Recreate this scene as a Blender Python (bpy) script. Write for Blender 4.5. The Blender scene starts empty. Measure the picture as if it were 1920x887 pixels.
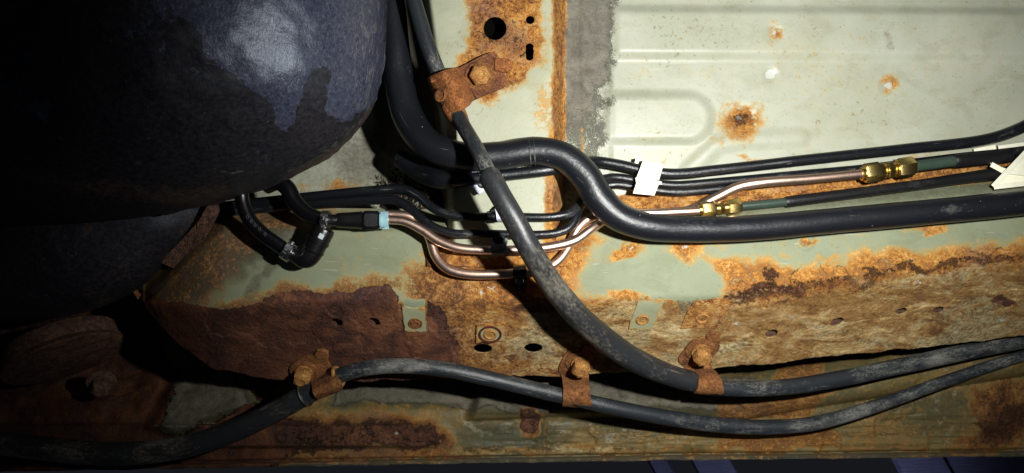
import bpy, bmesh, math, random
import numpy as np
from mathutils import Vector

# ------------------------------------------------------------------ camera, world, lamp, exposure
scene = bpy.context.scene
col = scene.collection
D = 0.85            # metres from the camera to the floor pan
SPAN = 1.15         # metres of floor pan across the picture
S = SPAN / 1920.0
Z0 = 1.10           # height of the floor pan above the ground; the camera lies below it and looks up

def W(p):           # (right, up, towards the camera) -> world; the underbody faces down
    return (-p[0], p[1], Z0 - p[2])

cam_d = bpy.data.cameras.new('camera')
cam_d.sensor_width = 36.0
cam_d.lens = 36.0 * D / SPAN
cam_d.clip_start = 0.01
cam_d.clip_end = 50.0
cam = bpy.data.objects.new('camera', cam_d)
cam.location = (0, 0, Z0 - D)
cam.rotation_euler = (0, math.pi, 0)
col.objects.link(cam)
scene.camera = cam

world = bpy.data.worlds.new('World')
scene.world = world
world.use_nodes = True
world.node_tree.nodes['Background'].inputs[0].default_value = (0.55, 0.62, 0.8, 1)
world.node_tree.nodes['Background'].inputs[1].default_value = 0.014

def lamp(name, pos, target, energy, size, cone, blend, color):
    l = bpy.data.lights.new(name, 'SPOT')
    l.energy = energy
    l.shadow_soft_size = size
    l.spot_size = math.radians(cone)
    l.spot_blend = blend
    l.color = color
    o = bpy.data.objects.new(name, l)
    a, b = Vector(W(pos)), Vector(W(target))
    o.location = a
    o.rotation_euler = (b - a).to_track_quat('-Z', 'Y').to_euler()
    col.objects.link(o)
    return o
# one hand torch held beside the camera
lamp('torch', (0.21, 0.055, 0.62), (0.175, 0.09, 0.0), 32.0, 0.014, 110, 1.0, (1.0, 0.995, 0.965))
# cool daylight reaching the boards outside, beyond the sill
lamp('daylight', (0.75, -1.0, -0.20), (0.42, -0.42, -0.44), 9.0, 0.10, 60, 0.6, (0.62, 0.68, 1.0))

vs = scene.view_settings
vs.view_transform = 'Standard'
vs.look = 'None'
vs.exposure = 0.0
vs.gamma = 1.0
vs.use_curve_mapping = False

# ------------------------------------------------------------------ geometry helpers
def P(px, py, w):                       # photograph pixel + height above the floor pan -> metres
    k = S * (D - w) / D
    return np.array(((px - 960.0) * k, (443.5 - py) * k, w))

def rm(rpx, w):                         # a size in pixels at that height -> metres
    return rpx * S * (D - w) / D

_lat = {}
def vnoise(x, y, seed):
    if seed not in _lat:
        _lat[seed] = np.random.RandomState(seed).rand(256, 256)
    L = _lat[seed]
    xi = np.floor(x).astype(int); yi = np.floor(y).astype(int)
    fx = x - xi; fy = y - yi
    fx = fx * fx * (3 - 2 * fx); fy = fy * fy * (3 - 2 * fy)
    x0 = xi % 256; x1 = (xi + 1) % 256; y0 = yi % 256; y1 = (yi + 1) % 256
    return (L[y0, x0] * (1 - fx) + L[y0, x1] * fx) * (1 - fy) + (L[y1, x0] * (1 - fx) + L[y1, x1] * fx) * fy

def fbm(X, Y, scale, seed=1, octv=4, rough=0.55):      # about -0.5 .. 0.5
    X = np.asarray(X, float); Y = np.asarray(Y, float)
    a = 1.0; t = 0.0; out = np.zeros(np.broadcast(X, Y).shape); f = 1.0 / scale
    for o in range(octv):
        out = out + a * (vnoise(X * f + 17.3 * o, Y * f + 9.1 * o, seed + o) - 0.5)
        t += a; a *= rough; f *= 2.03
    return out / t * 1.5

def sst(a, b, x):
    t = np.clip((x - a) / (b - a), 0, 1)
    return t * t * (3 - 2 * t)

def blob(X, Y, cx, cy, rx, ry, ang=0.0, soft=0.4):
    c, s = math.cos(math.radians(ang)), math.sin(math.radians(ang))
    dx, dy = X - cx, Y - cy
    d = np.sqrt(((dx * c + dy * s) / rx) ** 2 + ((-dx * s + dy * c) / ry) ** 2)
    return 1 - sst(1 - soft, 1 + soft, d)

def pldist(X, Y, pts):
    d = np.full(np.shape(X), 1e9)
    for (x0, y0), (x1, y1) in zip(pts[:-1], pts[1:]):
        vx, vy = x1 - x0, y1 - y0
        t = np.clip(((X - x0) * vx + (Y - y0) * vy) / (vx * vx + vy * vy + 1e-9), 0, 1)
        d = np.minimum(d, np.hypot(X - x0 - t * vx, Y - y0 - t * vy))
    return d

def band(X, Y, pts, width, soft=0.5):
    return 1 - sst(1 - soft, 1 + soft, pldist(X, Y, pts) / width)

def poly(X, Y, pts, soft=10.0):
    ins = np.zeros(np.shape(X), bool)
    n = len(pts)
    for i in range(n):
        x0, y0 = pts[i]; x1, y1 = pts[(i + 1) % n]
        c = ((y0 > Y) != (y1 > Y)) & (X < (x1 - x0) * (Y - y0) / (y1 - y0 + 1e-12) + x0)
        ins ^= c
    d = pldist(X, Y, list(pts) + [pts[0]])
    return sst(-soft, soft, np.where(ins, d, -d))

def curve1(pts):                        # piecewise smooth y(x)
    xs = np.array([p[0] for p in pts], float); ys = np.array([p[1] for p in pts], float)
    return lambda x: np.interp(x, xs, ys)

def catmull(pts, step):
    p = np.array(pts, float)
    p = np.vstack([2 * p[0] - p[1], p, 2 * p[-1] - p[-2]])
    out = []
    for i in range(1, len(p) - 2):
        a, b, c, d = p[i - 1], p[i], p[i + 1], p[i + 2]
        n = max(2, int(np.hypot(*(c - b)[:2]) / step))
        t0, t1 = 0.0, max(np.linalg.norm((b - a)[:2]), 1e-6) ** 0.5
        t2 = t1 + max(np.linalg.norm((c - b)[:2]), 1e-6) ** 0.5
        t3 = t2 + max(np.linalg.norm((d - c)[:2]), 1e-6) ** 0.5
        for k in range(n):
            t = t1 + (t2 - t1) * k / n
            A1 = (t1 - t) / (t1 - t0) * a + (t - t0) / (t1 - t0) * b
            A2 = (t2 - t) / (t2 - t1) * b + (t - t1) / (t2 - t1) * c
            A3 = (t3 - t) / (t3 - t2) * c + (t - t2) / (t3 - t2) * d
            B1 = (t2 - t) / (t2 - t0) * A1 + (t - t0) / (t2 - t0) * A2
            B2 = (t3 - t) / (t3 - t1) * A2 + (t - t1) / (t3 - t1) * A3
            out.append((t2 - t) / (t2 - t1) * B1 + (t - t1) / (t2 - t1) * B2)
    out.append(p[-2])
    return np.array(out)

def unit(v):
    v = np.asarray(v, float)
    return v / (np.linalg.norm(v) + 1e-12)

def frame(n, up=(0, 1, 0)):
    n = unit(n)
    a = np.cross(up, n)
    if np.linalg.norm(a) < 1e-3:
        a = np.cross((1, 0, 0), n)
    a = unit(a)
    return a, np.cross(n, a), n

class MB:
    def __init__(self):
        self.v = []; self.f = []; self.attr = {}; self.lay = []
    def add(self, vs, fs):
        o = len(self.v)
        self.v.extend([tuple(map(float, q)) for q in vs])
        self.f.extend([tuple(int(i) + o for i in f) for f in fs])
        return o
    def rings(self, rings, cap0=True, cap1=True):
        n = len(rings[0]); vs = [q for r in rings for q in r]; fs = []
        for i in range(len(rings) - 1):
            for j in range(n):
                a = i * n + j; b = i * n + (j + 1) % n
                fs.append((a, b, b + n, a + n))
        if cap0: fs.append(tuple(reversed(range(n))))
        if cap1: fs.append(tuple(range((len(rings) - 1) * n, len(rings) * n)))
        self.add(vs, fs)
    def tube3(self, c, r, n=16, cap=True, wob=0.0, seed=0):
        c = np.asarray(c, float); m = len(c)
        r = np.full(m, r) if np.isscalar(r) else np.asarray(r, float)
        T = np.gradient(c, axis=0); T /= np.linalg.norm(T, axis=1)[:, None] + 1e-12
        ref = np.array((0, 0, 1.0))
        if abs(T[0] @ ref) > 0.9: ref = np.array((0, 1.0, 0))
        N = unit(np.cross(np.cross(T[0], ref), T[0]))
        rings = []
        rng = np.random.RandomState(seed)
        ph = rng.rand(3) * 6
        sl = np.concatenate([[0], np.cumsum(np.linalg.norm(np.diff(c, axis=0), axis=1))]) + seed * .37
        for i in range(m):
            N = unit(N - T[i] * (N @ T[i]))
            B = np.cross(T[i], N)
            ring = []
            for k in range(n):
                a = 2 * math.pi * k / n
                rr = r[i] * (1 + wob * (math.sin(2 * a + i * .13 + ph[0]) + math.sin(3 * a - i * .31 + ph[1]) + math.sin(a + i * .07 + ph[2])))
                ring.append(c[i] + rr * (math.cos(a) * N + math.sin(a) * B))
                self.lay.append((sl[i], r[i] * math.cos(a), r[i] * math.sin(a), 1))
            rings.append(ring)
        self.rings(rings, cap, cap)
    def tube(self, pts, step=5, n=18, wob=0.0, seed=0):      # pts: (px, py, w, radius px)
        q = catmull(pts, step)
        self.tube3([P(*a[:3]) for a in q], [rm(a[3], a[2]) for a in q], n, True, wob, seed)
    def lathe(self, c, axis, prof, n=24, hexa=False, phase=0.0):  # prof: (radius, height along axis)
        a, b, ax = frame(axis); rings = []
        for (r, h) in prof:
            rings.append([np.asarray(c) + ax * h + r * (math.cos(phase + 2 * math.pi * k / n) * a + math.sin(phase + 2 * math.pi * k / n) * b) for k in range(n)])
        self.rings(rings)
    def hexnut(self, c, axis, r, h, phase=0.0, ch=0.12):     # chamfered hexagon
        a, b, ax = frame(axis); n = 6
        def ring(rr, z): return [np.asarray(c) + ax * z + rr * (math.cos(phase + math.pi / 3 * k) * a + math.sin(phase + math.pi / 3 * k) * b) for k in range(n)]
        self.rings([ring(r * .9, 0), ring(r, h * ch), ring(r, h * (1 - ch)), ring(r * .86, h)])
    def box(self, c, ax, size, bev=0.0):                     # ax: three unit vectors
        c = np.asarray(c, float); h = np.asarray(size, float) / 2
        b = min(bev, min(h) * .9)
        X, Y, Z = [np.asarray(q, float) for q in ax]
        def loop(hx, hy, z, cut):
            pts = [(hx - cut, -hy), (hx, -hy + cut), (hx, hy - cut), (hx - cut, hy), (-hx + cut, hy), (-hx, hy - cut), (-hx, -hy + cut), (-hx + cut, -hy)]
            return [c + X * p[0] + Y * p[1] + Z * z for p in pts]
        if b <= 0:
            q = [(1, -1), (1, 1), (-1, 1), (-1, -1)]
            self.rings([[c + X * p[0] * h[0] + Y * p[1] * h[1] + Z * z for p in q] for z in (-h[2], h[2])])
        else:
            self.rings([loop(h[0] - b, h[1] - b, -h[2], b * .6), loop(h[0], h[1], -h[2] + b, b), loop(h[0], h[1], h[2] - b, b), loop(h[0] - b, h[1] - b, h[2], b * .6)])
    def prism(self, outline, c, ax, t, bev=0.0):             # outline in the plane of ax[0], ax[1]; extruded along ax[2]
        c = np.asarray(c, float); X, Y, Z = [np.asarray(q, float) for q in ax]
        o = np.array(outline, float); m = o.mean(0)
        L = lambda k, z: [c + X * q[0] + Y * q[1] + Z * z for q in (m + (o - m) * k)]
        e = 1 - bev
        self.rings([L(1, 0), L(1, t * (.6 if bev else 1)), L(e, t)] if bev else [L(1, 0), L(1, t)])
    def ribbon(self, rows, t, nu=6, sub=5, seed=0, rough=0.0):    # rows: (xl, yl, wl, xr, yr, wr); thickness t away from the camera
        q = np.array(rows, float); m = len(q)
        tt = np.linspace(0, m - 1, (m - 1) * sub + 1)
        pad = np.vstack([2 * q[0] - q[1], q, 2 * q[-1] - q[-2]])
        R = []
        for x in tt:
            i = min(int(x), m - 2); f = x - i
            a, b, c, d = pad[i], pad[i + 1], pad[i + 2], pad[i + 3]
            R.append(.5 * (2 * b + (c - a) * f + (2 * a - 5 * b + 4 * c - d) * f * f + (3 * b - a - 3 * c + d) * f ** 3))
        F = np.zeros((len(R), nu + 1, 3))
        for i, r in enumerate(R):
            for k in range(nu + 1):
                s = k / nu
                px, py, w = r[:3] * (1 - s) + r[3:] * s
                w += rough * float(fbm(px, py, 14, seed + 5, 3))
                F[i, k] = P(px, py, w)
        du = np.gradient(F, axis=1); dv = np.gradient(F, axis=0)
        N = np.cross(du, dv); N /= np.linalg.norm(N, axis=2)[..., None] + 1e-12
        if N[..., 2].mean() < 0: N = -N
        B = F - N * t
        g = lambda i, k: i * (nu + 1) + k
        n0 = len(R) * (nu + 1); fs = []
        for i in range(len(R) - 1):
            for k in range(nu):
                fs.append((g(i, k), g(i + 1, k), g(i + 1, k + 1), g(i, k + 1)))
                fs.append((n0 + g(i, k), n0 + g(i, k + 1), n0 + g(i + 1, k + 1), n0 + g(i + 1, k)))
        bd = [g(i, 0) for i in range(len(R))] + [g(len(R) - 1, k) for k in range(1, nu + 1)] + [g(i, nu) for i in range(len(R) - 2, -1, -1)] + [g(0, k) for k in range(nu - 1, 0, -1)]
        for i in range(len(bd)):
            a, b = bd[i], bd[(i + 1) % len(bd)]
            fs.append((a, n0 + a, n0 + b, b))
        self.add(list(F.reshape(-1, 3)) + list(B.reshape(-1, 3)), fs)
    def build(self, name, mat, parent=None, smooth=35, fix=True):
        me = bpy.data.meshes.new(name)
        vw = np.array([W(q) for q in self.v])
        c = (vw.min(0) + vw.max(0)) / 2
        me.from_pydata((vw - c).tolist(), [], self.f)
        if fix:
            bm = bmesh.new(); bm.from_mesh(me)
            bmesh.ops.recalc_face_normals(bm, faces=bm.faces)
            bm.to_mesh(me); bm.free()
        if len(self.lay) == len(self.v): self.attr['lay'] = self.lay
        for k, a in self.attr.items():
            at = me.attributes.new(k, 'FLOAT_COLOR', 'POINT')
            at.data.foreach_set('color', np.asarray(a, np.float32).ravel())
        me.polygons.foreach_set('use_smooth', [True] * len(me.polygons))
        if smooth < 180: me.set_sharp_from_angle(angle=math.radians(smooth))
        me.materials.append(mat)
        o = bpy.data.objects.new(name, me)
        col.objects.link(o)
        pl = Vector((0, 0, 0))
        if parent is not None:
            o.parent = parent
            q = parent
            while q is not None:
                pl = pl + q.location; q = q.parent
        o.location = Vector(c) - pl
        return o

def tag(o, label=None, cat=None, group=None, kind=None):
    if label: o['label'] = label
    if cat: o['category'] = cat
    if group: o['group'] = group
    if kind: o['kind'] = kind
    return o

def thing(name, at, label, cat, group=None):
    o = bpy.data.objects.new(name, None)
    o.empty_display_size = 0.02
    o.location = W(at)
    col.objects.link(o)
    return tag(o, label, cat, group)

def sheet(GX, GY, wfn, attrs, holes=(), t=0.0016, lip=True):
    """A pressed metal sheet: grid of pixels (rows x columns) at heights wfn, holes cut out, edges turned back."""
    X = GX.copy(); Y = GY.copy(); nr, nc = X.shape
    keep = np.ones((nr - 1, nc - 1), bool)
    cx = (X[:-1, :-1] + X[1:, 1:]) / 2; cy = (Y[:-1, :-1] + Y[1:, 1:]) / 2
    for (hx, hy, rx, ry, ang) in holes:
        c, s = math.cos(math.radians(ang)), math.sin(math.radians(ang))
        def dd(A, B):
            dx, dy = A - hx, B - hy
            return (dx * c + dy * s) / rx, (-dx * s + dy * c) / ry
        a, b = dd(cx, cy)
        rem = np.hypot(a, b) < 1
        keep &= ~rem
        k2 = np.zeros((nr, nc), bool)
        for di in (0, 1):
            for dj in (0, 1):
                k2[di:nr - 1 + di, dj:nc - 1 + dj] |= rem
        k3 = np.zeros((nr, nc), bool)
        for di in (0, 1):
            for dj in (0, 1):
                k3[di:nr - 1 + di, dj:nc - 1 + dj] |= ~rem
        bd = k2 & k3
        a, b = dd(X, Y); d = np.hypot(a, b) + 1e-9
        na, nb = a / d * rx, b / d * ry
        X = np.where(bd, hx + na * c - nb * s, X); Y = np.where(bd, hy + na * s + nb * c, Y)
    Wv = wfn(X, Y)
    k = S * (D - Wv) / D
    V = np.stack([(X - 960) * k, (443.5 - Y) * k, Wv], -1)
    m = MB()
    idx = np.arange(nr * nc).reshape(nr, nc)
    q = np.stack([idx[:-1, :-1], idx[1:, :-1], idx[1:, 1:], idx[:-1, 1:]], -1)[keep]
    vs = V.reshape(-1, 3); fs = [tuple(r) for r in q.tolist()]
    A = {n: a(X, Y).reshape(-1, 4) for n, a in attrs.items()}
    ed = {}
    for f in fs:
        for i in range(4):
            e = (f[i], f[(i + 1) % 4])
            if (e[1], e[0]) in ed: del ed[(e[1], e[0])]
            else: ed[e] = 1
    bv = sorted({i for e in ed for i in e}); mp = {v: len(vs) + i for i, v in enumerate(bv)}
    if lip:
        back = vs[bv] - np.array((0, 0, t))
        vs = np.vstack([vs, back])
        A = {n: np.vstack([a, a[bv]]) for n, a in A.items()}
        fs += [(e[1], e[0], mp[e[0]], mp[e[1]]) for e in ed]
    used = np.zeros(len(vs), bool); used[np.array([i for f in fs for i in f])] = True
    re = np.cumsum(used) - 1
    m.v = [tuple(v) for v in vs[used].tolist()]
    m.f = [tuple(int(re[i]) for i in f) for f in fs]
    m.attr = {n: a[used] for n, a in A.items()}
    return m

def grid(x0, x1, y0, y1, st):
    return np.meshgrid(np.linspace(x0, x1, int((x1 - x0) / st) + 1), np.linspace(y0, y1, int((y1 - y0) / st) + 1))

def rgba(*a):
    sh = np.broadcast(*a).shape
    return np.stack([np.broadcast_to(q, sh) for q in a], -1).astype(np.float32)
# ------------------------------------------------------------------ materials
class N:
    def __init__(self, name):
        self.m = bpy.data.materials.new(name); self.m.use_nodes = True
        self.t = self.m.node_tree; self.t.nodes.clear()
        self.out = self.t.nodes.new('ShaderNodeOutputMaterial')
        self.b = self.t.nodes.new('ShaderNodeBsdfPrincipled')
        self.t.links.new(self.b.outputs[0], self.out.inputs[0])
        self.tc = self.t.nodes.new('ShaderNodeTexCoord').outputs['Object']
    def put(self, sock, v):
        if isinstance(v, bpy.types.NodeSocket): self.t.links.new(v, sock)
        elif isinstance(v, tuple) and len(v) == 3 and sock.type == 'RGBA': sock.default_value = (*v, 1)
        else: sock.default_value = v
    def set(self, **k):
        for n, v in k.items(): self.put(self.b.inputs[n.replace('_', ' ')], v)
    def noise(self, scale, detail=5, rough=.6, dist=0.0, stretch=None, seed=0.0, turn=0.0):
        n = self.t.nodes.new('ShaderNodeTexNoise')
        mp = self.t.nodes.new('ShaderNodeMapping'); self.t.links.new(self.tc, mp.inputs[0])
        mp.inputs['Location'].default_value = (seed * 3.1, seed * 1.7, seed * .9)
        mp.inputs['Rotation'].default_value = (0, 0, turn)
        if stretch: mp.inputs['Scale'].default_value = stretch
        self.t.links.new(mp.outputs[0], n.inputs['Vector'])
        n.inputs['Scale'].default_value = scale; n.inputs['Detail'].default_value = detail
        n.inputs['Roughness'].default_value = rough; n.inputs['Distortion'].default_value = dist
        return n.outputs['Fac']
    def voro(self, scale, feature='F1'):
        n = self.t.nodes.new('ShaderNodeTexVoronoi'); n.feature = feature
        self.t.links.new(self.tc, n.inputs['Vector']); n.inputs['Scale'].default_value = scale
        return n.outputs['Distance']
    def math(self, op, a, b=0.0, c=0.0, clamp=False):
        n = self.t.nodes.new('ShaderNodeMath'); n.operation = op; n.use_clamp = clamp
        self.put(n.inputs[0], a); self.put(n.inputs[1], b); self.put(n.inputs[2], c)
        return n.outputs[0]
    def step(self, x, a, b, lo=0.0, hi=1.0):
        n = self.t.nodes.new('ShaderNodeMapRange'); n.interpolation_type = 'SMOOTHSTEP'
        self.put(n.inputs[0], x); n.inputs[1].default_value = a; n.inputs[2].default_value = b
        n.inputs[3].default_value = lo; n.inputs[4].default_value = hi
        return n.outputs[0]
    def ramp(self, x, stops):
        n = self.t.nodes.new('ShaderNodeValToRGB'); e = n.color_ramp.elements
        while len(e) < len(stops): e.new(0.5)
        for q, (p, c) in zip(e, stops): q.position = p; q.color = (*c, 1)
        self.put(n.inputs[0], x)
        return n.outputs[0]
    def mix(self, f, a, b, op='MIX'):
        n = self.t.nodes.new('ShaderNodeMix'); n.data_type = 'RGBA'; n.blend_type = op
        self.put(n.inputs[0], f); self.put(n.inputs[6], a); self.put(n.inputs[7], b)
        return n.outputs[2]
    def fmix(self, f, a, b):
        n = self.t.nodes.new('ShaderNodeMix'); n.data_type = 'FLOAT'
        self.put(n.inputs[0], f); self.put(n.inputs[2], a); self.put(n.inputs[3], b)
        return n.outputs[0]
    def attr(self, name):
        a = self.t.nodes.new('ShaderNodeAttribute'); a.attribute_name = name
        s = self.t.nodes.new('ShaderNodeSeparateColor'); self.t.links.new(a.outputs['Color'], s.inputs[0])
        return s.outputs[0], s.outputs[1], s.outputs[2], a.outputs['Alpha']
    def bump(self, h, dist, strength=1.0, prev=None):
        n = self.t.nodes.new('ShaderNodeBump'); n.inputs['Strength'].default_value = strength
        n.inputs['Distance'].default_value = dist; self.put(n.inputs['Height'], h)
        if prev is not None: self.t.links.new(prev, n.inputs['Normal'])
        return n.outputs[0]

def weathered(name, paint, coat=0.42, gain=1.0):
    """Painted sheet metal; vertex masks 'mask': rust, scale, mud, grime and painted shade; 'more': bare chips, orange, grey sealer."""
    s = N(name)
    R, G, B, A = s.attr('mask'); C, O, K, _ = s.attr('more')
    n1 = s.noise(55, 8, .70, .5); n2 = s.noise(240, 7, .68, .4, seed=2); n3 = s.noise(14, 6, .6, seed=5); n4 = s.noise(800, 4, .65, seed=7)
    ns = s.noise(20, 9, .70, 1.0, (1.0, 2.8, 1.0), seed=12, turn=.45)
    ctr = lambda n, k: s.math('MULTIPLY', s.math('SUBTRACT', n, .5), k)
    jit = s.math('ADD', s.math('ADD', ctr(n1, .85), ctr(n2, .95)), ctr(n4, .55))
    fine = s.math('ADD', ctr(n2, 1.0), ctr(n4, .9))
    rm_ = s.step(s.math('ADD', R, jit), .40, .62)
    stain = s.step(s.math('ADD', R, s.math('MULTIPLY', jit, .7)), .14, .66)
    hm = s.step(s.math('ADD', G, s.math('MULTIPLY', jit, .9)), .42, .58)
    mm = s.step(s.math('ADD', B, s.math('ADD', s.math('MULTIPLY', jit, .8), ctr(ns, 1.3))), .28, .74)
    p = s.mix(s.step(n3, .3, .7), paint, tuple(q * f for q, f in zip(paint, (.84, .85, .80))))
    p = s.mix(s.math('MULTIPLY', stain, .85), p, (.42, .27, .06))
    sp = s.step(s.math('ADD', n2, ctr(n3, .45)), .635, .70)
    p = s.mix(s.math('MULTIPLY', sp, .6), p, (.16, .12, .05))
    sc = s.step(s.noise(40, 3, .5, .3, stretch=(1, 9, 1), seed=9), .70, .73)
    p = s.mix(s.math('MULTIPLY', sc, .12), p, (.55, .56, .45))
    cl = s.noise(24, 6, .65, .7, (1.0, 1.5, 1), seed=41)
    p = s.mix(s.math('MULTIPLY', s.step(s.math('ADD', cl, ctr(n4, .5)), .50, .66), .32), p, tuple(q * f for q, f in zip(paint, (.62, .60, .48))))
    s2 = s.step(s.noise(60, 2, .5, .5, (.35, 5, 1), seed=43, turn=-.5), .715, .73)
    p = s.mix(s.math('MULTIPLY', s2, .16), p, (.62, .63, .55))
    dk = s.step(s.noise(430, 3, .6, .2, seed=47), .655, .70)
    p = s.mix(s.math('MULTIPLY', dk, .55), p, (.11, .10, .06))
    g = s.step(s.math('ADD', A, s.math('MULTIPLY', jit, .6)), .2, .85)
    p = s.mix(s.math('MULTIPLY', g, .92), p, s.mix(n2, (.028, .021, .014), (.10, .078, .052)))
    kg = s.step(s.math('ADD', K, s.math('ADD', ctr(n4, 1.2), ctr(n1, .5))), .30, .66)
    p = s.mix(s.math('MULTIPLY', kg, .93), p, s.mix(s.step(s.math('ADD', s.math('MULTIPLY', n1, .6), s.math('MULTIPLY', n4, .4)), .34, .64), (.075, .068, .052), (.215, .20, .16)))
    tone = s.math('ADD', s.math('ADD', s.math('MULTIPLY', n1, .38), s.math('MULTIPLY', n2, .40)), s.math('MULTIPLY', n4, .22))
    soft = tone
    tone = s.math('ADD', s.math('MULTIPLY', s.math('SUBTRACT', tone, .5), 1.75), .5)
    orange = s.ramp(tone, [(.36, (.075, .026, .012)), (.44, (.24, .085, .018)), (.52, (.44, .185, .030)), (.61, (.58, .31, .075)), (.74, (.72, .54, .26))])
    dull = s.ramp(tone, [(.36, (.030, .012, .006)), (.44, (.105, .040, .014)), (.52, (.23, .095, .024)), (.60, (.36, .185, .055)), (.70, (.52, .36, .17))])
    rc = s.mix(O, dull, orange)
    rc = s.mix(s.math('MULTIPLY', s.step(s.math('ADD', n3, ctr(n2, .6)), .52, .66), .45), rc, s.mix(n2, (.10, .045, .035), (.36, .22, .16)))
    scale_c = s.ramp(s.math('ADD', s.math('MULTIPLY', soft, .6), s.math('MULTIPLY', n3, .4)), [(.37, (.020, .008, .006)), (.45, (.075, .027, .016)), (.53, (.155, .056, .026)), (.64, (.30, .13, .052))])
    dkp = s.noise(17, 8, .68, .9, seed=51)
    scale_c = s.mix(s.math('MULTIPLY', s.step(s.math('ADD', dkp, ctr(n2, .4)), .47, .58), .8), scale_c, s.mix(s.step(n2, .35, .65), (.016, .007, .006), (.070, .026, .018)))
    mud = s.ramp(s.math('ADD', s.math('MULTIPLY', soft, .45), s.math('ADD', ctr(ns, 1.0), .275)),
                 [(.36, (.075, .035, .010)), (.43, (.19, .10, .026)), (.50, (.35, .215, .072)), (.57, (.50, .36, .155)), (.68, (.64, .54, .32))])
    big = s.noise(9, 7, .66, .8, (1, 1.8, 1), seed=22, turn=.3)
    mud = s.mix(s.math('MULTIPLY', s.step(s.math('ADD', big, ctr(n1, .6)), .50, .60), .65), mud, s.mix(s.step(n2, .35, .65), (.15, .14, .072), (.45, .41, .24)))
    mud = s.mix(s.math('MULTIPLY', s.step(s.math('ADD', big, ctr(n1, .6)), .50, .40), .6), mud, s.mix(n2, (.14, .065, .017), (.42, .22, .06)))
    c = s.mix(rm_, p, rc)
    c = s.mix(hm, c, scale_c)
    c = s.mix(s.math('MULTIPLY', mm, .85), c, mud)
    chip = s.step(s.math('ADD', C, s.math('MULTIPLY', jit, 1.3)), .5, .62)
    c = s.mix(s.math('MULTIPLY', chip, .85), c, s.mix(n4, (.36, .38, .34), (.62, .65, .60)))
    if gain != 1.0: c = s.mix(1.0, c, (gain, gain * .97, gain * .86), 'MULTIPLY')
    anyr = s.math('MAXIMUM', s.math('MAXIMUM', rm_, hm), mm)
    ro = s.fmix(anyr, s.fmix(kg, s.fmix(g, coat, .7), .8), s.fmix(hm, .76, .55))
    h = s.math('ADD', s.math('MULTIPLY', n2, .8), s.math('MULTIPLY', n4, .45))
    edge = s.math('ADD', s.math('MULTIPLY', rm_, -.25), s.math('MULTIPLY', hm, .7))
    b1 = s.bump(s.math('MULTIPLY', h, s.fmix(anyr, s.fmix(kg, .05, .55), 1.0)), .0034, 1.0)
    b2 = s.bump(edge, .0009, 1.0, b1)
    s.set(Base_Color=c, Roughness=ro, Normal=b2)
    s.b.inputs['Specular IOR Level'].default_value = .4
    return s.m

def rubber(name, base, dust, amount, rough=.38, scale=60, scratch=.5, fine=.5):
    """Rubber and plastic sheaths; 'lay' is the hose laid out straight: length, then across."""
    s = N(name)
    a = s.t.nodes.new('ShaderNodeAttribute'); a.attribute_name = 'lay'; s.tc = a.outputs['Vector']
    n1 = s.noise(scale, 8, .72, .5, (.35, 1, 1)); n2 = s.noise(scale * 7, 5, .65, seed=3, stretch=(.6, 1, 1)); n3 = s.noise(11, 4, .5, seed=6)
    ctr = lambda n, k: s.math('MULTIPLY', s.math('SUBTRACT', n, .5), k)
    v = s.math('ADD', n1, s.math('ADD', ctr(n2, .7), ctr(n3, 1.0)))
    d = s.step(v, .70 - amount * .42, .95 - amount * .22)
    c = s.mix(s.math('MULTIPLY', d, .2 + .6 * min(1, amount * 1.4)), base, s.mix(n2, tuple(q * .6 for q in dust), dust))
    sc = s.step(s.noise(scale * .9, 3, .5, 1.6, (.10, 2.2, 2.2), seed=11), .69, .715)
    c = s.mix(s.math('MULTIPLY', sc, scratch * .4), c, tuple(min(1, q * 1.5) for q in dust))
    sp = s.step(s.noise(380, 2, .5, seed=13), .765, .785)
    c = s.mix(s.math('MULTIPLY', sp, scratch * 1.0), c, (.5, .5, .47))
    s.set(Base_Color=c, Roughness=s.fmix(d, rough, min(.9, rough + .25)), Normal=s.bump(s.math('ADD', n2, s.math('MULTIPLY', n1, .8)), .0007, fine))
    return s.m

def metal(name, colr, rough, dark, scale=140, met=1.0):
    s = N(name)
    n1 = s.noise(scale, 6, .65, .3); n2 = s.noise(scale * 6, 3, .6, seed=4)
    c = s.mix(s.step(n1, .42, .72), colr, dark)
    s.set(Base_Color=c, Metallic=met, Roughness=s.fmix(n1, rough * .7, rough * 1.5), Normal=s.bump(n2, .0002, .6))
    return s.m

def plastic(name, colr, rough, stain=None, amount=.5, trans=0.0):
    s = N(name)
    n1 = s.noise(45, 7, .65, .3); n2 = s.noise(420, 4, .6, seed=3)
    c = s.mix(s.math('MULTIPLY', s.step(n1, .5, .72), amount), colr, stain or tuple(q * .5 for q in colr))
    s.set(Base_Color=c, Roughness=rough, Normal=s.bump(n2, .0003, .6))
    if trans: s.b.inputs['Subsurface Weight'].default_value = trans; s.b.inputs['Subsurface Radius'].default_value = (.004, .004, .003)
    return s.m

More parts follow.
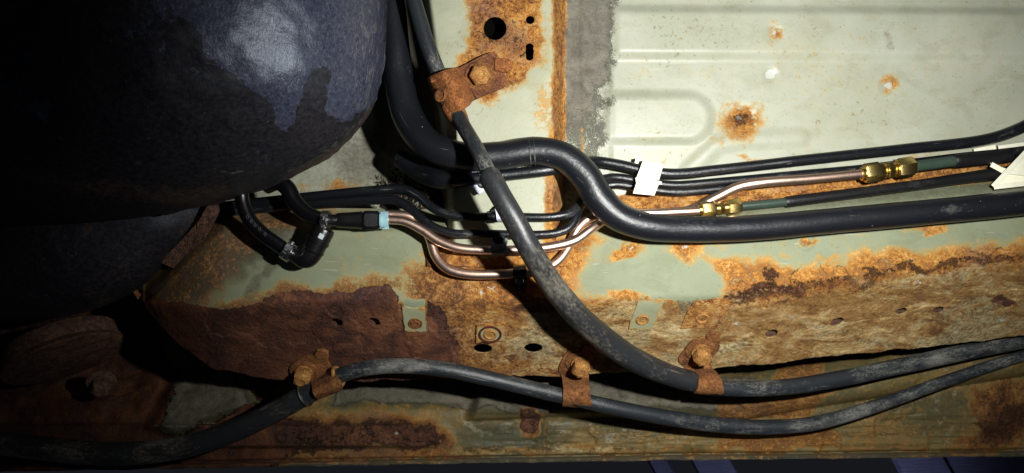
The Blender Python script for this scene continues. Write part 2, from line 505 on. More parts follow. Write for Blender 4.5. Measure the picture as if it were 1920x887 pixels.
def rusty(name, lo, mid, hi, pale, scale=90, bump=.0022):
    s = N(name)
    n1 = s.noise(scale, 8, .68, .6); n2 = s.noise(scale * 4.5, 6, .65, .4, seed=3); n3 = s.noise(scale * .3, 4, .5, seed=8); n4 = s.noise(scale * 10, 3, .6, seed=6)
    v = s.math('ADD', s.math('ADD', s.math('MULTIPLY', n1, .45), s.math('MULTIPLY', n2, .4)), s.math('MULTIPLY', n3, .15))
    c = s.ramp(v, [(.34, lo), (.46, mid), (.56, hi), (.70, pale)])
    crack = s.step(s.voro(scale * 1.6, 'DISTANCE_TO_EDGE'), .0, .03, 1.0, 0.0)
    crack = s.math('MULTIPLY', crack, s.step(n1, .5, .6))
    c = s.mix(s.math('MULTIPLY', crack, .7), c, lo)
    h = s.math('SUBTRACT', s.math('ADD', n2, s.math('MULTIPLY', n4, .35)), s.math('MULTIPLY', crack, .5))
    s.set(Base_Color=c, Roughness=.85, Normal=s.bump(h, bump, 1.0))
    s.b.inputs['Specular IOR Level'].default_value = .25
    return s.m

def tank_mat():
    s = N('tank_plastic')
    R, G, B, A = s.attr('mask')
    n1 = s.noise(30, 8, .7, .5); n2 = s.noise(220, 6, .65, .2, seed=3); n3 = s.noise(9, 5, .6, seed=4)
    jit = s.math('ADD', s.math('MULTIPLY', s.math('SUBTRACT', n1, .5), .7), s.math('MULTIPLY', s.math('SUBTRACT', n2, .5), .35))
    d = s.step(s.math('ADD', R, jit), .45, .55)
    br = s.step(s.math('ADD', G, s.math('MULTIPLY', jit, 1.3)), .35, .7)
    c = s.mix(s.math('MULTIPLY', d, .85), s.mix(s.step(n2, .3, .7), (.004, .004, .007), (.024, .021, .024)), s.mix(s.step(n2, .2, .85), (.024, .028, .050), (.066, .075, .118)))
    c = s.mix(s.math('MULTIPLY', br, .8), c, s.mix(n2, (.02, .012, .008), (.12, .075, .045)))
    sc = s.step(s.noise(26, 4, .6, 1.2, (.5, 3.2, 1), seed=9), .70, .715)
    c = s.mix(s.math('MULTIPLY', sc, .5), c, (.12, .12, .13))
    sp = s.step(s.noise(330, 2, .5, seed=13), .74, .765)
    c = s.mix(s.math('MULTIPLY', sp, s.fmix(d, .2, .7)), c, (.45, .46, .46))
    fl = s.step(s.noise(120, 6, .7, .5, (1, .45, 1), seed=21), .50, .62)
    c = s.mix(s.math('MULTIPLY', s.math('MULTIPLY', fl, B), .55), c, (.13, .13, .135))
    n5 = s.noise(520, 5, .7, .6, (1, .55, 1), seed=31, turn=.6)
    c = s.mix(s.math('MULTIPLY', s.step(n5, .54, .66), s.fmix(d, .25, .45)), c, s.mix(d, (.045, .042, .045), (.17, .18, .21)))
    c = s.mix(s.math('MULTIPLY', s.step(n5, .46, .36), .55), c, (.006, .006, .009))
    h = s.math('ADD', s.math('ADD', s.math('MULTIPLY', n2, .6), s.math('MULTIPLY', n5, .45)), s.math('MULTIPLY', fl, s.math('MULTIPLY', B, 1.2)))
    b1 = s.bump(h, .0009, .7)
    s.b.inputs['Specular Tint'].default_value = (.80, .88, 1.0, 1)
    s.set(Base_Color=c, Roughness=s.fmix(d, .55, .33), Normal=s.bump(d, .0003, .6, b1))
    return s.m

M = {}
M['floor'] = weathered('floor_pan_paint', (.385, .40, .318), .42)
M['cross'] = weathered('crossmember_paint', (.36, .37, .272), .45)
M['rail'] = weathered('rail_paint', (.225, .250, .162), .72)
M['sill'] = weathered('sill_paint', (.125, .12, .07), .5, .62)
M['tank'] = tank_mat()
M['hose'] = rubber('black_hose', (.007, .008, .011), (.17, .17, .165), .17, .36, 60, .8)
M['line'] = rubber('black_line', (.006, .007, .009), (.16, .16, .15), .22, .30, 90, .7)
M['cable'] = rubber('grey_cable', (.016, .020, .024), (.25, .245, .215), .62, .42, 85, .8)
M['sleeve'] = rubber('cable_sleeve', (.019, .020, .022), (.21, .19, .145), .62, .40, 48, .6)
M['gloss'] = rubber('new_rubber', (.003, .003, .004), (.05, .05, .05), .0, .30, 60, .1, .15)
M['valve'] = plastic('valve_black', (.005, .005, .006), .32, (.012, .012, .013), .4)
M['shrink'] = rubber('heat_shrink', (.006, .006, .007), (.06, .06, .055), .2, .42, 70, .3)
M['green'] = plastic('green_coating', (.030, .048, .036), .35, (.05, .07, .055), .5)
M['copper'] = metal('copper_nickel', (.86, .62, .50), .34, (.66, .44, .33))
M['brass'] = metal('brass', (.92, .70, .27), .24, (.66, .44, .13))
M['zinc'] = metal('zinc', (.82, .83, .82), .2, (.55, .56, .55))
M['steel'] = metal('plain_steel', (.42, .45, .40), .3, (.2, .22, .18))
M['white'] = plastic('white_plastic', (.83, .82, .66), .4, (.55, .50, .30), .45, .15)
M['paleblue'] = plastic('pale_blue_plastic', (.62, .66, .80), .35, (.40, .43, .55), .3)
M['cyan'] = plastic('light_blue_plastic', (.30, .50, .55), .35, (.14, .26, .28), .6)
M['label'] = plastic('label_white', (.50, .58, .60), .5, (.3, .36, .38), .4)
M['black'] = plastic('black_paint', (.008, .008, .008), .3, (.03, .03, .028), .4)
M['cavity'] = plastic('cavity_shade', (.003, .0025, .002), .9)  # near-black colour stands for the shade inside the holes
M['cavity'].node_tree.nodes['Principled BSDF'].inputs['Specular IOR Level'].default_value = 0.0
M['bracket'] = rusty('bracket_rust', (.035, .014, .007), (.15, .058, .020), (.30, .125, .040), (.45, .25, .11))
M['clamp'] = rusty('clamp_rust', (.045, .018, .008), (.20, .072, .022), (.42, .155, .045), (.62, .34, .15), 110, .0022)
M['plate'] = rusty('plate_rust', (.030, .012, .008), (.12, .045, .022), (.25, .10, .042), (.40, .20, .10), 100, .0024)  # darker rust on the plate in place of a step shadow
M['bolt'] = rusty('bolt_rust', (.06, .025, .008), (.28, .12, .032), (.50, .26, .075), (.66, .44, .18), 160, .0014)
M['darkrust'] = rusty('dark_rust', (.02, .011, .009), (.075, .040, .030), (.17, .09, .055), (.32, .20, .12), 50)
M['tabpaint'] = weathered('tab_paint', (.30, .315, .20), .6)
M['tabgrey'] = plastic('grey_clip', (.26, .28, .22), .45, (.12, .12, .09), .4)
M['tabgrey2'] = plastic('print_grey', (.10, .105, .105), .6, (.02, .02, .02), .9)
M['redrust'] = rusty('red_rust', (.015, .003, .003), (.06, .010, .008), (.12, .022, .014), (.25, .08, .04), 160, .001)
M['plank'] = None
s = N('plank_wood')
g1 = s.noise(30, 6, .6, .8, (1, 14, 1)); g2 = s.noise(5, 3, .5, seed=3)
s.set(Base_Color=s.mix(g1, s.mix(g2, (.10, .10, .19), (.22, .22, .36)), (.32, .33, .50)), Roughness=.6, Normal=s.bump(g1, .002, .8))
M['plank'] = s.m
# ------------------------------------------------------------------ pressed body sheets
def smax(a, b, k):
    h = np.clip(.5 + .5 * (a - b) / k, 0, 1)
    return b * (1 - h) + a * h + k * h * (1 - h)

# --- floor pan
def floor_w(X, Y):
    w = np.zeros(np.shape(X))
    def plateau(a, b, e): return sst(a - e, a + e, Y) * (1 - sst(b - e, b + e, Y))
    tilt = (X - 1150) * -.010
    Yt = Y + tilt * .6
    w = w + .006 * sst(6, 26, Yt) * (1 - sst(92, 116, Yt)) * sst(1135, 1165, X)
    dx = np.maximum(X - 1290, 0)
    d = np.hypot(dx, Y - 221)
    w = w + .006 * (1 - sst(34, 54, d)) * sst(1130, 1155, X)
    # crease running from the oblong to the pipes
    w = w + .0035 * band(X, Y, [(1290, 322), (1345, 272), (1400, 262), (1500, 258)], 13, .8)
    w = w + .0022 * (1 - sst(1140, 1152, X)) * sst(1050, 1056, X)
    w = w + .0016 * band(X, Y, [(1093, -20), (1096, 300)], 5, .8)
    for (cx, cy, r) in ((1450, 62, 15), (1385, 225, 26), (1665, 162, 13), (1445, 140, 12)):
        w = w - .0016 * blob(X, Y, cx, cy, r, r, 0, .6)
    w = w - .052 * (1 - sst(700, 830, X + .0 * Y))
    w = w + fbm(X, Y, 170, 3, 3) * .0016
    return w

def floor_mask(X, Y):
    j = fbm(X, Y, 40, 11, 4)
    r = 0.10 + .16 * fbm(X, Y, 120, 21) + .05 * sst(1100, 1500, X) * (1 - sst(200, 420, np.abs(Y - 200)))
    Xw, Yw = X + j * 26, Y + fbm(X, Y, 30, 15) * 26
    for cx, cy, rx, ry, a in ((1450, 62, 21, 17, .62), (1385, 225, 42, 33, .80), (1667, 158, 17, 18, .6), (1345, 262, 22, 10, .36), (1400, 297, 34, 9, .52), (1110, 230, 20, 60, .22), (1205, 145, 20, 12, .32), (1195, 122, 25, 8, .28),
                              (1330, 140, 22, 12, .26), (1860, 60, 30, 20, .22), (1500, 150, 14, 16, .3), (1620, 135, 14, 14, .25), (645, 350, 42, 14, .62), (570, 355, 18, 12, .45), (1800, 250, 90, 10, .2),
                              (1240, 300, 36, 8, .35), (1700, 290, 80, 8, .35)):
        r = np.maximum(r, a * blob(Xw, Yw, cx, cy, rx, ry, 0, .75))
    r = np.maximum(r, .55 * band(X + j * 6, Y, [(1090, 240), (1093, 300), (1094, 380)], 4, .9))
    r = np.maximum(r, .85 * band(X + j * 5, Y, [(1057, -30), (1054, 150), (1052, 420)], 7, .9))
    r = np.maximum(r, .75 * sst(352, 372, Y + .087 * (X - 1180) + j * 10) * sst(1100, 1140, X))
    h = .45 * blob(Xw, Yw, 1385, 225, 27, 20, 0, .6) + .35 * blob(Xw, Yw, 1450, 62, 10, 8, 0, .6)
    h = np.maximum(h, .5 * poly(X + j * 20, Y, [(690, 330), (770, 300), (850, 330), (850, 420), (690, 420)], 25))
    m = 0 * X
    g = .04 + .35 * fbm(X, Y, 260, 31) * sst(1080, 1200, X)
    g = np.maximum(g, .50 * (1 - sst(1140, 1162, X + j * 22)) * sst(1040, 1060, X) * (.55 + .45 * (1 - sst(120, 330, Y))))
    g = np.maximum(g, .55 * band(Xw, Y, [(1690, 70), (1730, 20)], 30, .8) * 0.4)
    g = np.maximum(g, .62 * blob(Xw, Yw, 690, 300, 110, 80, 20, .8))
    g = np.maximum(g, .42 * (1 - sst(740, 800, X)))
    g = np.maximum(g, .8 * poly(X + j * 20, Y, [(690, 0), (850, 0), (850, 400), (800, 400), (760, 330), (690, 260)], 20))  # shadow between tank and crossmember, painted as a dark strip
    g = np.maximum(g, .42 * band(Xw, Yw, [(1660, 62), (1665, 95)], 9, .8))
    return rgba(r, h, m, np.clip(g, 0, 1))

def floor_more(X, Y):
    j = fbm(X, Y, 24, 41, 4)
    Xw, Yw = X + j * 10, Y + fbm(X, Y, 20, 45) * 10
    c = np.zeros(np.shape(X))
    for cx, cy, r in ((1452, 61, 6), (1385, 223, 6), (1663, 164, 8), (1446, 138, 10)):
        c = np.maximum(c, .9 * blob(Xw, Yw, cx, cy, r, r * .8, 0, .5))
    k = .9 * (1 - sst(1112, 1172, X + j * 40 + fbm(X, Y, 120, 9) * 36)) * sst(1056, 1060, X)
    k = k * (1 - .62 * sst(130, 330, Y + j * 60))
    return rgba(c, np.full(np.shape(X), .8), k, np.zeros(np.shape(X)))

GX, GY = grid(380, 2360, -460, 424, 3.2)
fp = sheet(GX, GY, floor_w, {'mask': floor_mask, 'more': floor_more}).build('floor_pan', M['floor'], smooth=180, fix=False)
tag(fp, 'pale green painted floor pan with pressed ribs and rust spots', kind='structure')

# --- side rail
rail_top = curve1([(250, 545), (300, 500), (350, 450), (420, 388), (800, 392), (1100, 395), (1180, 388), (1500, 358), (1760, 335), (1990, 316), (2360, 288)])
rail_bend = curve1([(200, 548), (270, 566), (350, 576), (450, 572), (560, 564), (750, 566), (900, 562), (1050, 560), (1200, 558), (1340, 556), (1400, 548), (1500, 531), (1600, 519), (1750, 500), (1990, 466), (2360, 420)])
rail_bot = curve1([(250, 555), (268, 572), (300, 610), (340, 652), (400, 690), (480, 708), (560, 714), (700, 714), (900, 707), (1040, 705), (1130, 700), (1340, 692), (1450, 681), (1600, 664), (1750, 648), (1990, 622), (2360, 582)])
def rail_flat(X, Y):
    yt = rail_top(X); yb = rail_bend(X)
    up = .006 + .026 * sst(0, 46, Y - yt) + .013 * np.clip((Y - yt - 40) / (yb - yt - 40 + 1e-6), 0, 1)
    dn = .046 - (Y - yb) * S * .86
    w = -smax(-up, -dn, .006)
    w = w - .06 * (np.clip(430 - X, 0, 200) / 165) ** 2
    return w
RHOLES = [(905, 653, 17, 8, 2), (1000, 652, 17, 8, 0), (632, 604, 11, 6, 18), (702, 603, 11, 6, 18), (1447, 625, 12, 6.5, -14), (1570, 603, 13, 6, -20), (1691, 583, 11, 5, -16), (1761, 581, 11, 5, -14)]
def rail_w(X, Y):
    w = rail_flat(X, Y)
    m = rail_mask(X, Y)
    w = w + .0011 * np.clip(m[..., 1], 0, 1) * (fbm(X, Y, 26, 61, 4)) + .0022 * np.clip(m[..., 2], 0, 1) * fbm(X, Y, 55, 65, 4)
    # curled scale layers on the lower face
    lay = fbm(X, Y, 85, 71, 4) - .02
    w = w + .0016 * sst(-.012, .012, lay) * np.clip(m[..., 1] * 1.2, 0, 1) * sst(0, 25, Y - rail_bend(X))
    l2 = fbm(X + Y * .9, Y * 2.2 - X * .5, 150, 171, 5, .6)
    w = w + .0013 * sst(-.010, .010, l2 - .03) * sst(900, 1000, X) * sst(4, 30, Y - rail_bend(X)) + .0012 * sst(-.008, .008, fbm(X + Y, Y * 2 - X * .4, 60, 175, 4) - .10) * sst(1000, 1100, X) * sst(4, 30, Y - rail_bend(X))
    # scab along the bend, right half
    sc = sst(-.01, .02, fbm(X, Y, 46, 75, 4) + .16 * band(X, Y, [(1370, 562), (1440, 545), (1530, 540), (1600, 530)], 26, .8) - .10)
    w = w + .0026 * sc * sst(1340, 1400, X) * sst(-50, -10, Y - rail_bend(X)) * (1 - sst(25, 60, Y - rail_bend(X)))
    # torn pit
    w = w - .003 * poly(X + fbm(X, Y, 12, 79) * 12, Y + fbm(X, Y, 12, 81) * 12, [(1855, 563), (1875, 553), (1905, 560), (1892, 572), (1862, 572)], 2.5)
    # curved scale ledge beside the two oval holes
    w = w + .0022 * sst(-3, 3, np.hypot((X - 960) / 1.35, Y - 632) - 88 + fbm(X, Y, 30, 83) * 16) * sst(590, 612, Y) * (1 - sst(905, 940, X)) * sst(770, 800, X)
    # weld dimples on the upper face
    for cx, cy in ((1183, 467), (1283, 462), (1510, 453)):
        d = np.hypot(X - cx, Y - cy)
        w = w + .0016 * (sst(20, 13, d) - 1.3 * sst(11, 6, d))
    # crossmember end flange welded on
    w = w + .0018 * poly(X, Y, [(798, 440), (1088, 436), (1088, 494), (940, 503), (800, 494)], 2.5)
    return w
def rail_mask(X, Y):
    j = fbm(X, Y, 60, 51, 5, .62); j2 = fbm(X, Y, 60, 57, 5, .62)
    Xw, Yw = X + j * 38, Y + j2 * 38
    X2, Y2 = X + j * 14, Y + j2 * 14
    yb = rail_bend(X)
    low = sst(-6, 8, Y2 - yb)
    # heavy brown scale: left half of the lower face, climbing over the bend
    ww_ = sst(760, 840, X)
    H = .95 * poly(X2 + fbm(X, Y, 9, 59) * 8 + ww_ * j * 46, Y2 + fbm(X, Y, 9, 60) * 8 + ww_ * j2 * 46,
                   [(200, 520), (300, 560), (395, 576), (420, 580), (462, 571), (480, 566), (510, 556), (560, 544), (630, 544), (662, 546), (690, 536), (728, 535), (742, 548), (745, 572), (798, 576), (806, 566), (822, 566), (832, 590), (835, 612), (850, 640), (880, 680), (905, 720), (200, 740)], 3)
    H = H * (1 - .42 * sst(700, 900, Xw + (640 - Y) * .6))
    H = np.maximum(H, .62 * poly(Xw, Yw, [(800, 590), (900, 690), (905, 720), (780, 720)], 40))
    H = np.maximum(H, .55 * poly(Xw, Yw, [(830, 600), (880, 640), (900, 720), (1040, 720), (1040, 690), (940, 680)], 24) * .7)
    H = np.maximum(H, .62 * blob(Xw, Yw, 1015, 582, 90, 13, 2, .7))
    H = np.maximum(H, .56 * band(Xw, Yw, [(1365, 560), (1420, 550), (1490, 538)], 18, .9))
    H = np.maximum(H, .50 * blob(Xw, Yw, 1447, 522, 30, 14, -15, .7))
    H = np.maximum(H, .9 * poly(X2, Y2, [(1855, 563), (1875, 553), (1905, 560), (1892, 572), (1862, 572)], 4))
    H = np.maximum(H, .46 * band(Xw, Yw, [(1500, 535), (1700, 510), (1960, 478)], 12, .8))
    # orange rust
    R = .16 + .16 * j
    up = 1 - low
    R = np.maximum(R, .86 * low)
    R = np.maximum(R, .76 * poly(Xw, Yw, [(745, 500), (790, 470), (800, 440), (1100, 430), (1135, 440), (1110, 470), (1085, 520), (1090, 548), (1200, 566), (1200, 600), (740, 600), (760, 570)], 34))
    R = np.maximum(R, .60 * band(Xw, Yw, [(430, 572), (520, 556), (640, 540), (740, 528)], 20, .9))
    R = np.maximum(R, .68 * poly(Xw, Yw, [(1290, 470), (1340, 478), (1500, 492), (1620, 478), (1750, 462), (1960, 446), (1980, 520), (1350, 590), (1345, 545), (1335, 510)], 24))
    R = np.maximum(R, .70 * band(Xw, Yw, [(1160, 548), (1210, 556)], 20, .8))
    for cx, cy, rx, ry, a in ((1183, 467, 34, 21, .70), (1285, 463, 34, 24, .72), (1178, 440, 14, 12, .55), (1512, 453, 20, 10, .68), (1345, 455, 14, 12, .4), (1480, 475, 12, 8, .45), (1740, 423, 40, 9, .66), (1620, 447, 20, 6, .35), (1040, 430, 30, 10, .6),
                              (700, 445, 60, 20, .22), (680, 425, 30, 8, .4), (1560, 486, 40, 8, .5), (1180, 425, 50, 10, .4)):
        R = np.maximum(R, a * blob(Xw, Yw, cx, cy, rx, ry, 0, .7))
    R = np.maximum(R, .85 * sst(24, 6, Y - rail_top(X)) * sst(1090, 1130, X))
    R = np.maximum(R, .50 * sst(60, 30, Y - rail_top(X)) * (1 - sst(560, 800, X)))
    R = np.maximum(R, .50 * poly(Xw, Yw, [(240, 560), (300, 490), (430, 390), (520, 400), (470, 480), (430, 540), (400, 585), (250, 590)], 26))
    # keep the clean painted field in the middle
    R = R * (1 - .8 * poly(Xw, Yw, [(1125, 490), (1160, 484), (1245, 478), (1262, 490), (1330, 492), (1345, 530), (1338, 556), (1208, 552), (1195, 540), (1135, 535), (1108, 520)], 8))
    R = R * (1 - .8 * poly(X2, Y2, [(1268, 550), (1290, 550), (1345, 555), (1300, 580), (1285, 598), (1272, 592)], 5))
    R = R * (1 - .85 * poly(X2, Y2, [(757, 560), (800, 560), (796, 580), (757, 580)], 4))
    H = H * (1 - .9 * poly(X2, Y2, [(752, 548), (803, 545), (801, 620), (758, 618)], 3))
    # dried mud over the rust on the lower face
    Mu = low * (.62 * sst(830, 1000, Xw) + .12) * (1 - .30 * sst(30, 0, Y - yb))
    Mu = np.maximum(Mu, low * .82 * sst(1340, 1440, Xw) * sst(18, 48, Y - yb))
    Mu = Mu * (1 - .75 * H) + .25 * fbm(X * 1.0, Y * 1.6, 120, 91, 4) * low
    Mu = Mu - .35 * sst(24, 0, np.abs(rail_bot(X) - Y - 12)) * low * (1 - sst(1000, 1200, X)) * .6
    g = .08 + .25 * fbm(X, Y, 180, 95)
    g = np.maximum(g, .66 * poly(Xw, Yw, [(240, 560), (430, 380), (570, 395), (560, 440), (440, 530), (350, 600)], 40) * 1.25)  # grime at the left end, painted darker for the tank's shadow
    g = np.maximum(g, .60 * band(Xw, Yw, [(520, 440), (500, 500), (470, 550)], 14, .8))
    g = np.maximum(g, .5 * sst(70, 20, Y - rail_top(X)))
    return rgba(np.clip(R, 0, 1), np.clip(H, 0, 1), np.clip(Mu, 0, 1), np.clip(g, 0, 1))
def rail_more(X, Y):
    j = fbm(X, Y, 20, 99)
    c = 0 * X
    for cx, cy, r in ((1184, 466, 9), (1284, 463, 8), (925, 540, 10), (905, 548, 6), (1378, 606, 7), (1720, 530, 9), (1880, 600, 8)):
        c = np.maximum(c, .56 * blob(X + j * 14, Y, cx, cy, r, r * .6, 0, .5))
    o = sst(760, 1040, X + fbm(X, Y, 60, 97) * 160) * (1 - .35 * sst(20, 60, Y - rail_bend(X)))
    return rgba(c, o, 0 * X, 0 * X)
xs = np.linspace(252, 2360, 1080); ts = np.linspace(0, 1, 170)
GX = np.repeat(xs[None], len(ts), 0)
tw = ts[:, None]
GY = rail_top(xs)[None] * (1 - tw) + rail_bot(xs)[None] * tw
# ragged lower and left edge
GY = GY + (tw ** 6) * (fbm(xs, xs * 0 + 7, 40, 201, 4) * 7)[None]
rail = thing('side_rail', P(1000, 560, 0.0), 'rusted side rail box with peeling green paint and oval holes along its lower face', 'rail')
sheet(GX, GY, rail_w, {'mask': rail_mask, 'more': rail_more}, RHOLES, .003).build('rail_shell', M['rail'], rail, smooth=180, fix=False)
def rail_n(px, py):
    e = 3.0
    a = P(px + e, py, float(rail_flat(px + e, py))) - P(px - e, py, float(rail_flat(px - e, py)))
    b = P(px, py - e, float(rail_flat(px, py - e))) - P(px, py + e, float(rail_flat(px, py + e)))
    return unit(np.cross(a, b))
def rail_p(px, py, off=0.0):
    return P(px, py, float(rail_flat(px, py))) + rail_n(px, py) * off
for (hx, hy, rx, ry, ang) in RHOLES:
    m = MB(); w0 = float(rail_flat(hx, hy)); big = rx > 15
    c, s_ = math.cos(math.radians(ang)), math.sin(math.radians(ang)); R_ = []
    for k, d in ((1.16, .0012), (1.12, .003), (1.12, .030 if big else .008), (.05, .031 if big else .0085)):
        ring = []
        for i in range(24):
            a = -2 * math.pi * i / 24
            x = math.cos(a) * rx * k; y = math.sin(a) * ry * k
            X_, Y_ = hx + x * c - y * s_, hy + x * s_ + y * c
            ring.append(P(X_, Y_, float(rail_flat(X_, Y_)) - .0012 - d))
        R_.append(ring)
    m.rings(R_, False, True)
    m.build('hole_lining', M['cavity'] if big else M['darkrust'], rail)  # big oval holes get near-black cups in place of inner shade

# --- crossmember
def cross_left(Y): return np.interp(Y, [-60, 0, 120, 230, 330, 420, 510], [800, 806, 822, 836, 848, 850, 852])
def cross_w(X, Y):
    xl = cross_left(Y)
    w = .046 - .098 * sst(4, -46, X - xl) - .044 * sst(1038, 1058, X)
    w = w - .004 * sst(1034, 1041, X) * (1 - sst(1041, 1050, X))
    w = w - .0022 * blob(X, Y, 940, 70, 95, 85, 10, .25)
    w = w + .0010 * fbm(X, Y, 24, 121, 4) * cross_mask(X, Y)[..., 0]
    for hx, hy, r in ((928, 53, 23), (994, 38, 9)):
        w = w - .0012 * sst(r + 7, r, np.hypot(X - hx, Y - hy))
    fl = rail_flat(X, Y) + .0034
    w = np.where(Y > 462, np.maximum(w * (1 - sst(462, 478, Y)) + fl * sst(462, 478, Y), fl - .05 * sst(4, -40, X - xl)), w)
    return w + fbm(X, Y, 120, 125, 3) * .0008
def cross_mask(X, Y):
    j = fbm(X, Y, 40, 131, 5, .62); j2 = fbm(X, Y, 40, 135, 5, .62)
    Xw, Yw = X + j * 32, Y + j2 * 32
    r = .10 + .1 * j
    r = np.maximum(r, .98 * poly(Xw, Yw, [(878, -20), (1010, -20), (1022, 60), (1020, 110), (985, 160), (900, 188), (862, 172), (858, 120), (880, 90)], 30))
    r = np.maximum(r, .86 * band(X + j * 14, Y, [(1052, -40), (1050, 200), (1040, 330), (1036, 470)], 17, .9))
    r = np.maximum(r, .48 * blob(Xw, Yw, 1020, 200, 22, 50, 0, .8))
    r = np.maximum(r, .80 * sst(468, 484, Yw))
    r = np.maximum(r, .7 * sst(455, 475, Yw) * sst(1000, 1030, X))
    h = .38 * blob(Xw, Yw, 925, 62, 60, 44, 0, .8) + .28 * blob(Xw, Yw, 985, 100, 30, 28, 0, .8)
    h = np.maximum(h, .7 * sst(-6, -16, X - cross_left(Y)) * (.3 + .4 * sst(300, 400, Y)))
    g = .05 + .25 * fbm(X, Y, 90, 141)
    g = np.maximum(g, .9 * sst(-4, -14, X - cross_left(Y)))  # left wall darkened, its shade painted into the mask
    g = np.maximum(g, .34 * band(Xw, Yw, [(850, 200), (850, 420)], 10, .9))
    m = .28 * blob(Xw, Yw, 930, 110, 80, 70, 0, .8)
    return rgba(np.clip(r, 0, 1), np.clip(h, 0, 1), m, np.clip(g, 0, 1))
def cross_more(X, Y): return rgba(0 * X, np.ones(np.shape(X)), 0 * X, 0 * X)
ys = np.linspace(-460, 500, 410); ss = np.linspace(0, 1, 125)
xl = cross_left(ys) - 52
GX = xl[:, None] * (1 - ss)[None] + 1059 * ss[None]; GY = np.repeat(ys[:, None], len(ss), 1)
cm = thing('crossmember', P(940, 220, 0.0), 'pale green crossmember with rust round three punched holes', 'crossmember')
CH = [(928, 53, 21.5, 22, 0), (994, 37, 8, 8, 0), (993, 89, 8, 8.5, 0), (993, 105, 8, 8.5, 0), (993, 97, 8, 12, 0)]
sheet(GX, GY, cross_w, {'mask': cross_mask, 'more': cross_more}, CH, .0025).build('crossmember_shell', M['cross'], cm, smooth=180, fix=False)
for hx, hy, rx, ry in ((928, 53, 22.6, 23), (994, 37, 9, 9), (993, 97, 9, 19)):
    m = MB(); R_ = []
    w0 = float(cross_w(np.array([[hx + rx + 4.]]), np.array([[float(hy)]]))[0, 0])
    for k, d in ((1.12, .0022), (1.10, .004), (1.08, .034), (.05, .035)):
        R_.append([P(hx + math.cos(-a) * rx * k, hy + math.sin(-a) * ry * k, w0 - d) for a in np.linspace(0, 2 * math.pi, 28, endpoint=False)])
    m.rings(R_, False, True)
    m.build('hole_lining', M['cavity'], cm)  # near-black cup painted for the shade behind each hole

# --- sill
sill_bot = curve1([(-400, 890), (0, 884), (400, 878), (640, 873), (960, 868), (1280, 863), (1600, 860), (2360, 849)])
def sill_w(X, Y):
    yb = sill_bot(X)
    w = -.135 + .055 * sst(600, 770, Y + (X - 1300) * .06)
    yc = np.interp(X, [900, 1040, 1400, 1560, 1990], [745, 738, 742, 715, 650])
    w = w + .024 * np.sqrt(np.clip(1 - ((Y - yc) / 44.) ** 2, 0, 1)) * sst(880, 905, X + .25 * (Y - 740))
    w = w - .010 * sst(-16, -10, Y - yb) * (1 - sst(-10, -8, Y - yb)) + .020 * sst(-12, -7, Y - yb)
    w = w + .010 * sst(700, 720, Y) * (1 - sst(748, 772, Y)) * sst(540, 580, X) * (1 - sst(860, 890, X))
    w = w + .008 * sst(792, 800, Y) * (1 - sst(835, 842, Y)) * (1 - sst(700, 860, X))
    w = w - .02 * (1 - sst(300, 560, X)) + .028 * fbm(X, Y, 130, 151, 4) * (1 - sst(380, 560, X)) * (1 - sst(760, 830, Y))
    w = w + .020 * poly(X, Y, [(285, 600), (330, 590), (440, 700), (470, 760), (330, 812), (280, 800), (330, 700)], 14)
    w = w + .0022 * fbm(X * .6, Y * 1.5, 36, 155, 4) + .0040 * fbm(X * .12 + Y * .1, Y * 1.6, 16, 158, 3) * sst(860, 960, X) * sst(765, 785, Y)
    w = w - .0025 * sst(-.05, .05, fbm(X, Y, 60, 157)) * sst(840, 900, X)
    for cx, cy in ((792, 812), (746, 813), (531, 819)):
        d = np.hypot((X - cx) / 1.3, Y - cy); w = w + .0022 * (sst(11, 8, d) - 1.4 * sst(7, 4, d))
    return w
